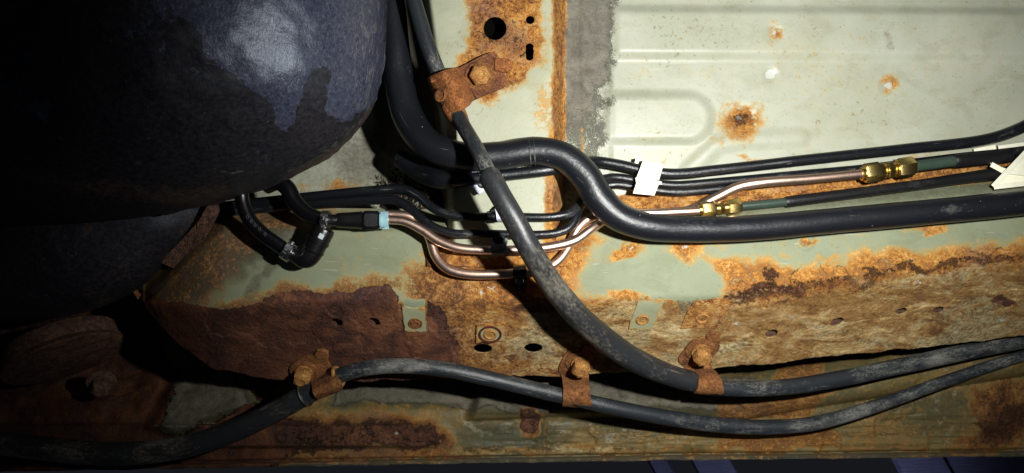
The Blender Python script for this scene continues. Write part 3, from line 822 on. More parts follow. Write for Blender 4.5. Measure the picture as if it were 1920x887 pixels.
def sill_mask(X, Y):
    j = fbm(X, Y, 60, 161, 5, .62); j2 = fbm(X, Y, 60, 165, 5, .62)
    Xw, Yw = X + j * 46, Y + j2 * 34
    r = .30 + .45 * fbm(X, Y * 2.5, 190, 171, 5)
    r = np.maximum(r, .72 * poly(Xw, Yw, [(480, 770), (700, 770), (830, 765), (850, 850), (500, 850)], 20))
    r = np.maximum(r, .78 * poly(Xw, Yw, [(965, 765), (1020, 765), (1015, 828), (970, 820)], 7))
    r = np.maximum(r, .68 * poly(Xw, Yw, [(1345, 745), (1570, 735), (1520, 790), (1330, 790)], 16))
    r = np.maximum(r, .66 * poly(Xw, Yw, [(1350, 815), (1570, 800), (1560, 850), (1330, 850)], 14))
    r = np.maximum(r, .80 * poly(Xw, Yw, [(1800, 740), (1960, 690), (1960, 840), (1760, 840), (1840, 790)], 26))
    r = np.maximum(r, .72 * band(Xw, Yw, [(400, 862), (860, 846)], 14, .8))
    r = np.maximum(r, .55 * band(Xw, Yw, [(860, 848), (1960, 842)], 8, .9))
    r = np.maximum(r, .66 * poly(Xw, Yw, [(1470, 670), (1560, 660), (1540, 720), (1450, 720)], 14))
    r = r * (1 - .8 * poly(Xw, Yw, [(630, 725), (640, 712), (810, 714), (845, 735), (760, 756), (620, 762)], 10))
    kk = poly(Xw, Yw, [(290, 600), (330, 600), (450, 690), (490, 760), (330, 815), (290, 800), (340, 700)], 16)
    h = .62 * poly(Xw, Yw, [(470, 790), (830, 780), (820, 840), (480, 845)], 18) + .95 * (1 - sst(460, 580, Xw)) * (1 - .9 * kk)
    h = np.maximum(h, .62 * poly(Xw, Yw, [(968, 768), (1015, 768), (1010, 812), (972, 812)], 8))
    h = np.maximum(h, .5 * blob(Xw, Yw, 1890, 790, 80, 40, -20, .8))
    m = .30 * band(Xw, Yw, [(1000, 812), (1300, 815), (1560, 785), (1750, 745)], 24, .9) + .28 * band(Xw, Yw, [(780, 775), (980, 790)], 10, .9)
    m = np.maximum(m, .55 * band(Xw, Yw, [(1022, 780), (1040, 830)], 7, .8))
    m = np.maximum(m, .55 * band(X, Y + j * 8, [(850, 848), (1200, 845)], 9, .8))
    m = (m + .18 * fbm(X * .5, Y * 2.2, 60, 177, 4)) * sst(480, 600, X)
    r = r * (1 - kk * .8)
    g = .25 + .3 * j
    g = np.maximum(g, .5 * poly(Xw, Yw, [(880, 715), (1000, 700), (1420, 700), (1400, 770), (900, 775)], 14))
    return rgba(np.clip(r, 0, 1), np.clip(h, 0, 1), np.clip(m, 0, 1), np.clip(g, 0, 1))
def sill_more(X, Y):
    j = fbm(X, Y, 40, 181, 4)
    k = .8 * poly(X + j * 30, Y + j * 20, [(630, 722), (640, 712), (800, 712), (880, 705), (1420, 705), (1400, 765), (1100, 772), (890, 770), (760, 756), (620, 760)], 8)
    k = np.maximum(k, .30 * poly(X + j * 40, Y + j * 30, [(870, 775), (1000, 780), (1900, 700), (1850, 840), (900, 840)], 20))
    k = np.maximum(k, .7 * poly(X + j * 30, Y + j * 30, [(290, 610), (330, 610), (450, 700), (470, 760), (330, 812), (290, 800), (340, 700)], 10))
    k = np.maximum(k, .5 * sst(-14, -8, Y - sill_bot(X)))
    return rgba(.5 * blob(X + j * 10, Y, 745, 812, 7, 4, 0, .5) * 1.1, .25 + .3 * sst(500, 800, X) * (1 - sst(1500, 1700, X)), k, 0 * X)
xs = np.linspace(-400, 2360, 800); ts = np.linspace(0, 1, 130)
GX = np.repeat(xs[None], len(ts), 0)
top = np.interp(xs, [-80, 250, 420, 1990], [520, 520, 585, 575])
GY = top[None] * (1 - ts[:, None]) + sill_bot(xs)[None] * ts[:, None]
GY = GY + (ts[:, None] ** 20) * (fbm(xs, xs * 0 + 3, 30, 205, 4) * 3)[None]
sill = thing('sill_panel', P(960, 780, -.13), 'olive sill panel with rust patches and grey underseal below the rail', 'sill')
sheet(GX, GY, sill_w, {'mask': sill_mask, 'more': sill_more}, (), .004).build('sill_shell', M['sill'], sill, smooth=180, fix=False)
# ------------------------------------------------------------------ fuel tank
def tank_shell(outline, centre, w_edge, H, pw, nr=90, na=360):
    o = catmull([(x, y) for x, y in outline + outline[:1]], 6)
    ang = np.unwrap(np.arctan2(o[:, 1] - centre[1], o[:, 0] - centre[0]))
    rad = np.hypot(o[:, 0] - centre[0], o[:, 1] - centre[1])
    if ang[-1] < ang[0]: ang = ang[::-1]; rad = rad[::-1]
    th = ang[0] + np.linspace(0, 2 * math.pi, na, endpoint=False)
    R = np.interp(th, ang, rad)
    rho = 1 - (1 - np.linspace(0.004, 1, nr)) ** 1.8
    X = centre[0] + rho[:, None] * R[None] * np.cos(th)[None]
    Y = centre[1] + rho[:, None] * R[None] * np.sin(th)[None]
    w = w_edge + H * (1 - np.clip(rho, 0, 1) ** pw)[:, None] ** (1 / 2.0) * np.ones((1, na))
    return X, Y, w, th, R
def tank_mask(X, Y):
    j = fbm(X, Y, 70, 211, 5, .62); j2 = fbm(X, Y, 70, 215, 5, .62)
    Xw, Yw = X + j * 50, Y + j2 * 50
    d = .95 * poly(Xw, Yw, [(280, -80), (290, 0), (350, 32), (385, 78), (400, 115), (450, 168), (492, 205), (515, 245), (545, 240), (560, 200), (590, 140), (615, 130), (625, 170), (610, 220), (640, 240), (720, 190), (740, -80)], 14)
    d = np.maximum(d, .34 + .3 * j)
    g = .5 * band(Xw, Yw, [(0, 330), (150, 350), (300, 372), (420, 372)], 34, .9) + .6 * band(X, Y + j * 8, [(540, 335), (600, 303), (660, 255), (700, 205)], 13, .8)
    g = np.maximum(g, .25 + .5 * j2 * sst(250, 330, Y))
    b = sst(636, 690, X + j * 20) * (1 - sst(250, 300, Y))
    b = np.maximum(b, band(X, Y, [(540, 335), (600, 303), (660, 255), (700, 205)], 16, .7))
    return rgba(d, np.clip(g, 0, 1), b, 0 * X)
tank = thing('fuel_tank', P(360, 60, 0.0), 'big black plastic fuel tank with a pale shiny dust patch beside the hoses', 'fuel tank')
def solid_from(X, Y, w, extra, name, jag=None):
    nr, na = X.shape
    rows = [(X[i], Y[i], w[i]) for i in range(nr)] + extra
    vs = []; AX = []; AY = []
    for (x, y, ww) in rows:
        for k in range(na):
            vs.append(P(x[k], y[k], ww[k] if np.ndim(ww) else ww)); AX.append(x[k]); AY.append(y[k])
    m = MB(); fs = []
    for i in range(len(rows) - 1):
        for k in range(na):
            a = i * na + k; b = i * na + (k + 1) % na
            fs.append((a, b, b + na, a + na))
    fs.append(tuple(reversed(range(na))))
    m.add(vs, fs)
    m.attr['mask'] = tank_mask(np.array(AX), np.array(AY))
    return m.build(name, M['tank'], tank, smooth=60, fix=True)
OUT = [(722, -20), (723, 60), (716, 130), (699, 200), (668, 246), (620, 290), (560, 325), (500, 350), (440, 370), (330, 396), (200, 412), (60, 420), (-80, 425), (-330, 400), (-430, 60), (-330, -330), (100, -420), (500, -360), (690, -200)]
C0 = (130, -80)
X, Y, w, th, R = tank_shell(OUT, C0, .062, .19, 2.3)
w = w + .006 * fbm(X, Y, 150, 221, 3) + .0012 * fbm(X, Y, 22, 225, 3)
cs = np.cos(th); sn = np.sin(th)
jag = fbm(C0[0] + R * cs, C0[1] + R * sn, 14, 231, 4) * 9 * ((np.sin(th) > .3) & (np.cos(th) > .3))
def ringat(dr): return C0[0] + (R + dr) * cs, C0[1] + (R + dr) * sn
ext = [(*ringat(1), .060), (*ringat(2 + jag), .058), (*ringat(2 + jag), .053), (*ringat(-10), .052), (*ringat(-20), .03), (*ringat(-34), -.02), (*ringat(-60), -.035)]
solid_from(X, Y, w, ext, 'tank_shell')
# seam ridge that runs down the end of the tank
m = MB()
rp = [(-14, .060), (-10, .0665), (-4, .0685), (2, .0665), (4, .060)]
V = []
for dr, ww in rp:
    x, y = ringat(dr); V.append([P(x[k], y[k], ww + .0006 * float(fbm(x[k], y[k], 16, 235, 3))) for k in range(len(th))])
fs = []; n = len(th)
for i in range(len(V) - 1):
    for k in range(n):
        if (math.sin(th[k]) < .12 and math.cos(th[k]) > 0): fs.append((i * n + k, i * n + (k + 1) % n, (i + 1) * n + (k + 1) % n, (i + 1) * n + k))
m.add([q for r in V for q in r], fs)
xx, yy = ringat(0)
m.attr['mask'] = np.tile(tank_mask(xx, yy), (len(V), 1))
m.build('seam_ridge', M['tank'], tank, smooth=180, fix=False)
# the lower lobe of the tank, set back behind the dome
OUT2 = [(425, 372), (400, 420), (330, 478), (255, 545), (150, 588), (0, 606), (-120, 600), (-250, 450), (-150, 300), (150, 280), (360, 320)]
X, Y, w, th, R = tank_shell(OUT2, (90, 420), -.03, .075, 3.0, 40, 160)
w = w + .004 * fbm(X, Y, 90, 241, 3)
solid_from(X, Y, w, [(90 + (R - 12) * np.cos(th), 420 + (R - 12) * np.sin(th), -.06)], 'lower_lobe')
# tank strap running from the dome towards the rail
m = MB(); m.ribbon([(428, 362, .03, 400, 356, .03), (418, 380, .032, 392, 378, .030), (398, 420, .030, 372, 414, .026), (372, 462, .016, 340, 450, .010), (330, 505, .0, 300, 492, -.006)], .002, seed=3, rough=.001)
m.build('tank_strap', M['darkrust'], tank)

# ------------------------------------------------------------------ hoses and lines
def tube_thing(name, pts, mat, label, cat, n=20, step=5, wob=.006, seed=0, group=None):
    m = MB(); m.tube(pts, step, n, wob, seed)
    return tag(m.build(name, mat, smooth=60), label, cat, group)

hose = thing('filler_hose', P(1000, 300, .05), 'thick black rubber hose bent over the crossmember and running along the rail', 'hose')
m = MB()
m.tube([(690, -420, .010, 26), (708, -200, .016, 26), (726, -50, .020, 26), (734, 20, .022, 27), (741, 90, .026, 27), (750, 160, .030, 28), (768, 225, .040, 29), (806, 272, .058, 28), (868, 293, .068, 27), (940, 292, .069, 26.5), (1005, 283, .069, 26.5), (1056, 294, .069, 27), (1096, 328, .069, 28), (1124, 372, .069, 28.5), (1158, 405, .069, 27.5), (1210, 424, .068, 26), (1290, 430, .064, 25), (1400, 428, .061, 24.5), (1550, 415, .060, 24), (1750, 397, .060, 24), (1960, 376, .060, 24), (2320, 340, .060, 24)], 4, 32, .006, 1)
m.build('hose_body', M['hose'], hose, smooth=180)
m = MB()
for px, py, w in ((993, 284.5, .069), (1001, 283.5, .069)):
    c = P(px, py, w); a, b, t = frame(unit(P(px + 5, py - .4, w) - P(px - 5, py + .4, w)))
    rr = rm(26.9, w)
    m.tube3([c + rr * (math.cos(q) * a + math.sin(q) * b) for q in np.linspace(0, 2 * math.pi, 40)], .0005, 6)
m.build('mould_mark', M['cable'], hose)

tube_thing('vapour_line', [(752, 296, .004, 19), (790, 322, .02, 20), (830, 337, .048, 18), (880, 336, .058, 13), (950, 328, .0575, 11.5), (1040, 317, .0555, 11), (1078, 309, .044, 10.5), (1115, 303, .028, 10), (1160, 309, .022, 10), (1205, 319, .0195, 10), (1262, 326, .019, 10), (1350, 318, .0185, 10), (1500, 301, .0185, 10), (1700, 279, .0185, 10), (1840, 263, .0185, 10.5), (1895, 248, .0185, 11), (1960, 216, .0185, 11), (2100, 130, .0185, 11), (2320, 60, .0185, 11)],
           M['line'], 'topmost black line through the white clip, bending away near the cream bracket', 'pipe', seed=2)
tube_thing('fuel_line', [(410, 388, .014, 9), (560, 371, .026, 9), (690, 358, .032, 9), (757, 356, .036, 9.5), (785, 368, .044, 9), (815, 392, .053, 8.5), (850, 404, .056, 8), (945, 406, .056, 8), (1042, 406, .056, 8), (1073, 397, .051, 9), (1094, 370, .040, 9), (1114, 346, .026, 8.5), (1145, 333, .0185, 8), (1205, 340, .0155, 8), (1262, 347, .015, 8), (1350, 341, .015, 8), (1500, 327, .015, 8), (1620, 316, .014, 8), (1720, 304, .016, 8), (1810, 294, .024, 8.5), (1880, 287, .0255, 8.5), (1960, 277, .0255, 8.5), (2320, 240, .022, 8.5)],
           M['line'], 'thin black line over the crossmember, held by a wrapped grey white clip', 'pipe', seed=3)
tube_thing('fuel_line', [(410, 398, .014, 9), (600, 381, .030, 9), (700, 375, .036, 9), (742, 376, .040, 9.5), (770, 392, .047, 9), (806, 422, .055, 8.5), (848, 437, .0575, 8), (900, 438, .0575, 8), (1042, 437, .0575, 8), (1070, 424, .054, 9), (1084, 396, .046, 9), (1098, 372, .028, 9), (1122, 353, .013, 8.5), (1155, 346, .0105, 8), (1205, 353, .0105, 8), (1262, 360, .0105, 8), (1350, 354, .0105, 8), (1500, 338, .0105, 8), (1620, 328, .010, 8), (1720, 316, .009, 8), (1840, 301, .009, 8), (1960, 290, .009, 8), (2320, 256, .009, 8)],
           M['line'], 'lower thin black line looping over the crossmember above the copper pipes', 'pipe', seed=4)

def union(root, pa, pb, r):            # brass compression union between two points given as (px, py, w)
    A, B = P(*pa), P(*pb); ax = unit(B - A); L = np.linalg.norm(B - A)
    m = MB(); m.lathe(A - ax * .0035, ax, [(r * .50, 0), (r * .66, .0006), (r * .66, .0035), (r * .74, .004)], 24); m.build('collar', M['brass'], root)
    m = MB(); m.hexnut(A, ax, r, L * .36, .35); m.build('union_nut', M['brass'], root)
    m = MB()
    m.lathe(A + ax * L * .36, ax, [(r * .62, 0), (r * .62, L * .05), (r * .74, L * .052), (r * .74, L * .07), (r * .62, L * .072), (r * .62, L * .24), (r * .74, L * .242), (r * .74, L * .26), (r * .62, L * .262), (r * .62, L * .30)], 24)
    m.hexnut(A + ax * L * .45, ax, r * .84, L * .12, .1); m.build('union_body', M['brass'], root)
    m = MB(); m.hexnut(A + ax * L * .66, ax, r * 1.02, L * .34, .75); m.build('union_nut', M['brass'], root)

cp = thing('copper_pipe', P(950, 513, .045), 'copper pipe with the deepest loop, joined to a brass union beside the thick hose', 'pipe')
m = MB(); m.tube([(724, 401, .047, 7.7), (765, 405, .047, 7.7), (790, 420, .046, 7.7), (806, 448, .046, 8.8), (818, 482, .050, 9.4), (838, 503, .054, 9.4), (872, 513, .0555, 9.4), (955, 513, .0555, 9.0), (1018, 505, .0545, 8.8), (1048, 488, .051, 8.8), (1068, 460, .0455, 8.8), (1084, 428, .0445, 8.8), (1108, 408, .0415, 8.8), (1150, 401, .038, 8.8), (1230, 399, .036, 8.2), (1318, 395, .036, 8.2)], 4, 20)
m.build('pipe', M['copper'], cp, smooth=180)
union(cp, (1315, 393.5, .036), (1389, 387, .036), .0088)
m = MB(); m.tube([(1386, 387, .036, 8), (1430, 383, .036, 8), (1478, 378, .0355, 8)], 6, 20); m.build('coated_end', M['green'], cp, smooth=60)
m = MB(); m.tube([(1473, 379, .0355, 9.4), (1475, 378.6, .0355, 10), (1550, 369, .034, 10), (1650, 356, .030, 10), (1740, 344, .027, 10), (1800, 335, .025, 10.5), (1870, 326, .024, 12), (1900, 322, .024, 12)], 6, 20, .006); m.build('shrink_sleeve', M['shrink'], cp, smooth=60)

cp2 = thing('copper_pipe', P(950, 469, .045), 'copper pipe with the shallow loop, rising to a brass union near the cream bracket', 'pipe')
m = MB(); m.tube([(724, 412, .057, 8.2), (758, 415, .057, 8.2), (790, 430, .057, 8.8), (820, 450, .0585, 8.8), (856, 464, .060, 8.8), (915, 469, .060, 8.6), (975, 468, .060, 8.6), (1038, 462, .060, 8.6), (1080, 450, .0575, 8.6), (1108, 430, .053, 8.6), (1134, 414, .044, 8.2), (1175, 409, .036, 8.2), (1235, 404, .024, 8.2), (1300, 391, .020, 8.2), (1345, 369, .022, 8.8), (1385, 350, .026, 9.4), (1430, 342, .030, 9.4), (1520, 335, .031, 9.0), (1625, 325, .031, 9.0)], 4, 20)
m.build('pipe', M['copper'], cp2, smooth=180)
union(cp2, (1620, 326, .031), (1713, 312, .031), .0112)
m = MB(); m.tube([(1708, 313, .031, 10.5), (1750, 307, .031, 10.5), (1796, 301, .031, 10.5)], 6, 20); m.build('coated_end', M['green'], cp2, smooth=60)
m = MB(); m.tube([(1788, 302, .031, 12), (1791, 301.6, .031, 13), (1840, 297, .030, 13), (1892, 292, .028, 12.5)], 6, 22, .006); m.build('shrink_sleeve', M['shrink'], cp2, smooth=60)

# ------------------------------------------------------------------ brake cables
c1 = thing('brake_cable', P(1000, 450, .09), 'long grey brake cable with a thick sleeve hanging across all the pipes', 'cable')
CP1 = [(690, -420, .05, 14), (728, -200, .056, 14), (762, -50, .058, 14), (776, 0, .060, 14.5), (800, 80, .062, 15), (832, 160, .064, 15), (862, 225, .078, 14.5), (893, 278, .112, 14.5), (922, 335, .132, 15)]
m = MB(); m.tube(CP1 + [(938, 362, .136, 15), (955, 390, .138, 15)], 5, 22, .008, 6); m.build('upper_sheath', M['cable'], c1, smooth=180)
m = MB(); m.tube([(915, 326, .130, 18), (917, 329, .131, 20.5), (940, 370, .137, 21), (965, 414, .138, 21.5), (1000, 478, .132, 22), (1040, 540, .104, 23), (1088, 596, .078, 23.5), (1145, 645, .050, 23), (1200, 680, .030, 22), (1255, 703, .015, 20), (1302, 717, .006, 18), (1306, 718, .006, 15)], 5, 28, .008, 7); m.build('thick_sleeve', M['sleeve'], c1, smooth=60)
m = MB(); m.tube([(1285, 713, .008, 13), (1335, 726, .002, 14), (1400, 729, -.006, 15), (1480, 725, -.018, 15), (1570, 711, -.030, 15), (1700, 684, -.040, 15), (1820, 658, -.050, 15), (1960, 632, -.058, 14), (2320, 580, -.075, 14)], 5, 22, .008, 8); m.build('lower_sheath', M['cable'], c1, smooth=180)
c2 = thing('brake_cable', P(900, 715, -.02), 'grey brake cable running under the rail through two rusty clamps', 'cable')
m = MB(); m.tube([(-380, 760, -.085, 22), (-60, 822, -.075, 22), (60, 838, -.065, 22), (180, 850, -.055, 22), (300, 846, -.045, 21.5), (400, 822, -.034, 21), (500, 780, -.020, 20.5), (570, 742, -.010, 20), (592, 731, -.008, 19)], 6, 24, .008, 9); m.build('thick_sleeve', M['sleeve'], c2, smooth=60)
m = MB(); m.tube([(575, 740, -.010, 14), (600, 724, -.006, 14), (640, 703, .000, 14.5), (690, 690, .005, 14.5), (750, 686, .007, 14.5), (830, 692, .005, 14.5), (930, 713, -.002, 14.5), (1030, 737, -.012, 14.5), (1080, 748, -.016, 14), (1150, 764, -.022, 14.5), (1250, 783, -.034, 14.5), (1350, 797, -.046, 14.5), (1440, 801, -.052, 14), (1530, 793, -.056, 13), (1640, 762, -.060, 12), (1780, 712, -.062, 11), (1960, 655, -.066, 10), (2320, 570, -.075, 10)], 5, 22, .008, 10); m.build('sheath', M['cable'], c2, smooth=180)
m = MB()
for px, py, w, rp_ in ((572, 741, -.0095, 21.2),):
    c = P(px, py, w); a, b, t = frame(unit(P(592, 731, -.008) - P(560, 748, -.012)))
    m.tube3([c + rm(rp_, w) * (math.cos(q) * a + math.sin(q) * b) for q in np.linspace(0, 2 * math.pi, 40)], .0013, 8)
m.build('retaining_ring', M['steel'], c2)

# ------------------------------------------------------------------ rusty clamps with bolts
def bolt(root, c, n, r, h, washer=1.55, mat='bolt', phase=.3, shank=0.0):
    c = np.asarray(c)
    m = MB(); m.lathe(c - n * .001, n, [(r * washer, 0), (r * washer, .0016), (r * washer * .93, .0024), (r * .6, .0025)], 30); b = m.build('washer', M['bracket'] if mat == 'bolt' else M[mat], root)
    m = MB()
    if shank: m.lathe(c, n, [(r * .98, .0), (r * 1.0, shank)], 24)
    m.hexnut(c + n * (.002 + shank), n, r, h, phase, .18)
    m.lathe(c + n * (.002 + shank + h * .98), n, [(r * .72, 0), (r * .66, h * .10), (r * .45, h * .12), (r * .40, h * .04), (r * .1, h * .03)], 24)
    b = m.build('bolt_head', M[mat], root)
    return b

# upper clamp on the crossmember
k = thing('cable_clamp', P(880, 150, .045), 'orange rusted clamp bolted to the crossmember, holding the upper cable', 'clamp')
m = MB(); m.ribbon([(858, 128, .0535, 894, 186, .0525), (880, 117, .0525, 905, 180, .0520), (905, 104, .0520, 930, 170, .0515), (925, 98, .0518, 946, 160, .0513), (934, 104, .0516, 950, 148, .0512)], .003, 8, 6, 11, .0012); m.build('clamp_plate', M['plate'], k)
m = MB(); m.ribbon([(804, 152, .050, 838, 222, .050), (801, 148, .064, 835, 219, .066), (812, 141, .0775, 846, 213, .080), (830, 133, .086, 865, 206, .088), (848, 128, .0775, 880, 198, .079), (857, 127, .064, 886, 190, .065), (862, 126, .0540, 892, 187, .0530)], .003, 10, 7, 12, .0014); m.build('cable_saddle', M['clamp'], k)
m = MB(); m.ribbon([(808, 138, .050, 850, 128, .056), (806, 146, .072, 852, 130, .074), (808, 152, .0795, 856, 134, .0785)], .002, 8, 5, 13, .001); m.build('saddle_lip', M['clamp'], k)
m = MB(); m.prism([(-.008, -.007), (.006, -.009), (.011, -.004), (.012, .003), (.006, .007), (-.008, .007)], P(941, 122, .0505), frame((.1, .1, 1)), .003, .08); m.build('locating_tab', M['clamp'], k)
bolt(k, P(900, 143, .0528), unit((.06, -.06, 1)), .0112, .009, 1.42, 'bolt', .1)
m = MB(); c_ = P(825, 178, .0825); a_, b_, n_ = frame(unit((-.45, .05, 1)))
m.lathe(c_ - n_ * .002, n_, [(.0066, 0), (.0070, .0012), (.0052, .0022), (.0050, .0004), (.0008, .0002)], 24); m.build('rivet', M['bracket'], k)
# rust-stained grommet below the saddle
m = MB(); m.tube([(845, 196, .068, 19), (852, 208, .070, 19.5), (862, 226, .0745, 17), (866, 233, .0765, 15)], 3, 22, .01); m.build('grommet', M['clamp'], k)

def low_clamp(at, rows, label, bp, tab, loop=None, br=.0105, bh=.011):
    k = thing('cable_clamp', at, label, 'clamp', 'rusty clamps along the rail')
    m = MB(); m.ribbon(rows, .0028, 10, 7, int(bp[0]) % 97, .0014); m.build('clamp_strap', M['bracket'], k)
    n = rail_n(*bp); bolt(k, rail_p(*bp, .0035), n, br, bh, 1.6, 'bolt', .2, .004)
    a, b, c = frame(n)
    m = MB(); m.prism([(-.007, -.006), (.007, -.006), (.008, .003), (.003, .008), (-.004, .008), (-.008, .002)], rail_p(*tab, -.001), (a, b, c), .005, .1); m.build('locating_tab', M['bracket'], k)
    return k
def rw(px, py, off=.004): return float(rail_flat(px, py)) + off
low_clamp(P(1080, 700, -.02), [(1072, 653, rw(1072, 653), 1104, 657, rw(1104, 657)), (1060, 664, rw(1060, 664), 1112, 668, rw(1112, 668)), (1048, 690, rw(1048, 690), 1106, 692, rw(1106, 692)), (1053, 706, rw(1053, 706), 1104, 706, rw(1104, 706)), (1056, 724, -.008, 1105, 724, -.008), (1056, 738, -.0018, 1107, 742, -.0040), (1056, 752, -.0045, 1110, 758, -.0065), (1054, 762, -.016, 1110, 767, -.018), (1056, 761, -.026, 1108, 766, -.028)],
          'rusty clamp with an upright strap holding the lower cable at the middle of the rail', (1087, 674), (1102, 652))
low_clamp(P(1320, 690, -.01), [(1298, 640, rw(1298, 640), 1338, 634, rw(1338, 634)), (1284, 656, rw(1284, 656), 1350, 650, rw(1350, 650)), (1272, 676, rw(1272, 676), 1336, 674, rw(1336, 674)), (1286, 692, rw(1286, 692, .006), 1334, 688, rw(1334, 688, .006)), (1304, 706, .008, 1344, 698, -.002), (1310, 720, .0155, 1354, 716, .0115), (1306, 734, .0125, 1357, 736, .0085), (1300, 739, .002, 1350, 743, -.002), (1300, 737, -.008, 1346, 741, -.012)],
          'rusty twisted clamp holding the sleeved cable beside the two painted nut tabs', (1312, 652), (1336, 630))
k3 = low_clamp(P(600, 710, -.02), [(562, 672, rw(562, 672), 600, 664, rw(600, 664)), (553, 684, rw(553, 684), 612, 674, rw(612, 674)), (556, 700, rw(556, 700), 618, 684, rw(618, 684)), (578, 712, -.014, 624, 694, -.006), (584, 722, .002, 628, 700, .008), (586, 734, .012, 636, 712, .017), (590, 744, .010, 642, 724, .014), (596, 750, -.002, 642, 732, .002), (594, 748, -.014, 638, 730, -.010)],
          'dark rusty clamp holding the lower cable next to the shadowed end of the rail', (572, 692), (604, 662))
m = MB()
c = P(634, 706, -.001); a, b, t = frame(unit(P(660, 696, .002) - P(610, 718, -.004)))
m.tube3([c + rm(17.5, 0) * (math.cos(q) * a + math.sin(q) * b) for q in np.linspace(0, 2 * math.pi, 40)], .0022, 8)
m.build('cable_ring', M['bolt'], k3)

# ------------------------------------------------------------------ painted nut tabs on the rail
def tabplate(pts, t, mat, nut, threaded=True, label=None, kind=0):
    """pts: four corners; a small plate welded to the rail face"""
    q = [np.array(p, float) for p in pts]; n = 14; m = MB(); V = []; AX = []; AY = []
    U = np.concatenate([[0, 0], np.linspace(.03, .97, n), [1, 1]])
    idx = {}
    for i, v in enumerate(U):
        for j_, u in enumerate(U):
            p = (q[0] * (1 - u) + q[1] * u) * (1 - v) + (q[3] * (1 - u) + q[2] * u) * v
            dep = (i in (0, len(U) - 1)) or (j_ in (0, len(U) - 1))
            jx = float(fbm(p[0], p[1], 8, 301, 2)) * (3.0 if (u < .02 or u > .98 or v < .02 or v > .98) else 0)
            V.append(rail_p(p[0] + jx, p[1] + jx, -.001 if dep else t)); AX.append(p[0]); AY.append(p[1])
    L = len(U); fs = [(i * L + j_, (i + 1) * L + j_, (i + 1) * L + j_ + 1, i * L + j_ + 1) for i in range(L - 1) for j_ in range(L - 1)]
    m.add(V, fs)
    AX = np.array(AX); AY = np.array(AY); jj = fbm(AX, AY, 12, 303, 3)
    e = np.minimum.reduce([np.tile(U, L), 1 - np.tile(U, L), np.repeat(U, L), 1 - np.repeat(U, L)])
    r = (.02, .62, .40)[kind] + .4 * jj + .35 * sst(.16, .02, e)
    r = np.maximum(r, .62 * sst(16, 6, np.hypot(AX - nut[0], AY - nut[1])))
    m.attr['mask'] = rgba(np.clip(r, 0, 1), 0 * r, .2 * r if kind else 0 * r, .15 + 0 * r); m.attr['more'] = rgba(0 * r, .7 + 0 * r, 0 * r, 0 * r)
    o = m.build('nut_tab', M[mat], rail, smooth=40, fix=False)
    if label: o['label'] = label
    nn = rail_n(*nut); c = rail_p(*nut, t)
    m = MB()
    if threaded:
        prof = [(.0075, -.0005), (.0074, .0010), (.0062, .0016), (.0050, .0010)]
        for z in range(5): prof += [(.0044, -.0006 - z * .0012), (.0050, -.0012 - z * .0012)]
        m.lathe(c, nn, prof + [(.001, -.0075)], 26)
    else:
        m.lathe(c, nn, [(.0080, -.0005), (.0078, .0008), (.0066, .0009), (.0062, .0002), (.0050, .0003), (.0046, .0013), (.0032, .0013), (.0028, .0004), (.0004, .0006)], 26)
    wn = m.build('weld_nut', M['bolt'] if threaded else M['bracket'], rail)
    if threaded:
        m = MB(); m.lathe(c + nn * .0001 + np.array((.0006, -.0006, 0)), nn, [(.0040, -.007), (.0038, -.0012), (.0006, -.0010)], 22); m.build('bore_shade', M['cavity'], wn)  # black plug added for the shade inside the threads
    return o
tabplate([(754, 574), (797, 577), (801, 620), (760, 618)], .0022, 'tabpaint', (779, 604), False, 'pale green painted tab standing clear in the brown rust', 0)
tabplate([(1196, 562), (1245, 563), (1222, 618), (1178, 614)], .0020, 'tabpaint', (1204, 597), True, None, 0)
tabplate([(1300, 562), (1372, 560), (1346, 612), (1274, 614)], .0022, 'tabpaint', (1316, 594), True, 'rusty nut tab with an open threaded hole', 1)
o = tabplate([(893, 608), (948, 604), (950, 636), (892, 640)], .0024, 'tabpaint', (919, 624), True, 'square nut plate ringed with dark red rust', 2)
m = MB(); nn = rail_n(919, 624); c = rail_p(919, 624, .0026)
m.lathe(c, nn, [(.0128, -.002), (.0128, .0008), (.0120, .0012), (.0106, .0006), (.0102, -.001)], 30); m.build('rust_ring', M['redrust'], o)

# ------------------------------------------------------------------ small clips on the crossmember
k = thing('pipe_clip', P(897, 335, .046), 'grey white plastic clip with a screw, half hidden by the sleeved cable', 'clip')
a, b, n_ = frame((0, .15, 1))
m = MB(); m.prism([(-.0075, .0125), (.0045, .0125), (.0050, .002), (.010, -.004), (.0085, -.012), (.0005, -.0165), (-.0075, -.0075), (-.0095, -.006), (-.0060, .000)], P(897, 337, .056), (a, b, n_), .0035, .06); m.build('clip_tab', M['paleblue'], k)
m = MB(); m.lathe(P(904, 345, .0592), n_, [(.0052, 0), (.0050, .0015), (.0036, .0028), (.0030, .0026), (.0026, .0014), (.0004, .0014)], 20); m.build('screw', M['steel'], k)
m = MB(); m.box(P(897, 328, .051), (a, b, n_), (.008, .012, .012), .001); m.build('clip_post', M['paleblue'], k)
k = thing('pipe_clip', P(936, 400, .05), 'grey white clip wrapped round the upper thin black line', 'clip')
m = MB(); m.ribbon([(928, 386, .052, 948, 386, .052), (928, 392, .0615, 948, 392, .0615), (930, 400, .0655, 950, 400, .0655), (931, 410, .0650, 952, 410, .0650), (932, 415, .058, 954, 415, .058), (932, 417, .048, 954, 417, .048)], .0016, 5, 5, 15); m.build('clip_band', M['paleblue'], k)
m = MB(); m.tube([(921, 406, .056, 11.5), (933, 406, .056, 11.5)], 4, 18); m.build('rubber_insert', M['gloss'], k, smooth=50)
k = thing('pipe_bracket', P(935, 462, .05), 'small bare steel bracket with a dark bolt, over the shallow copper loop', 'bracket')
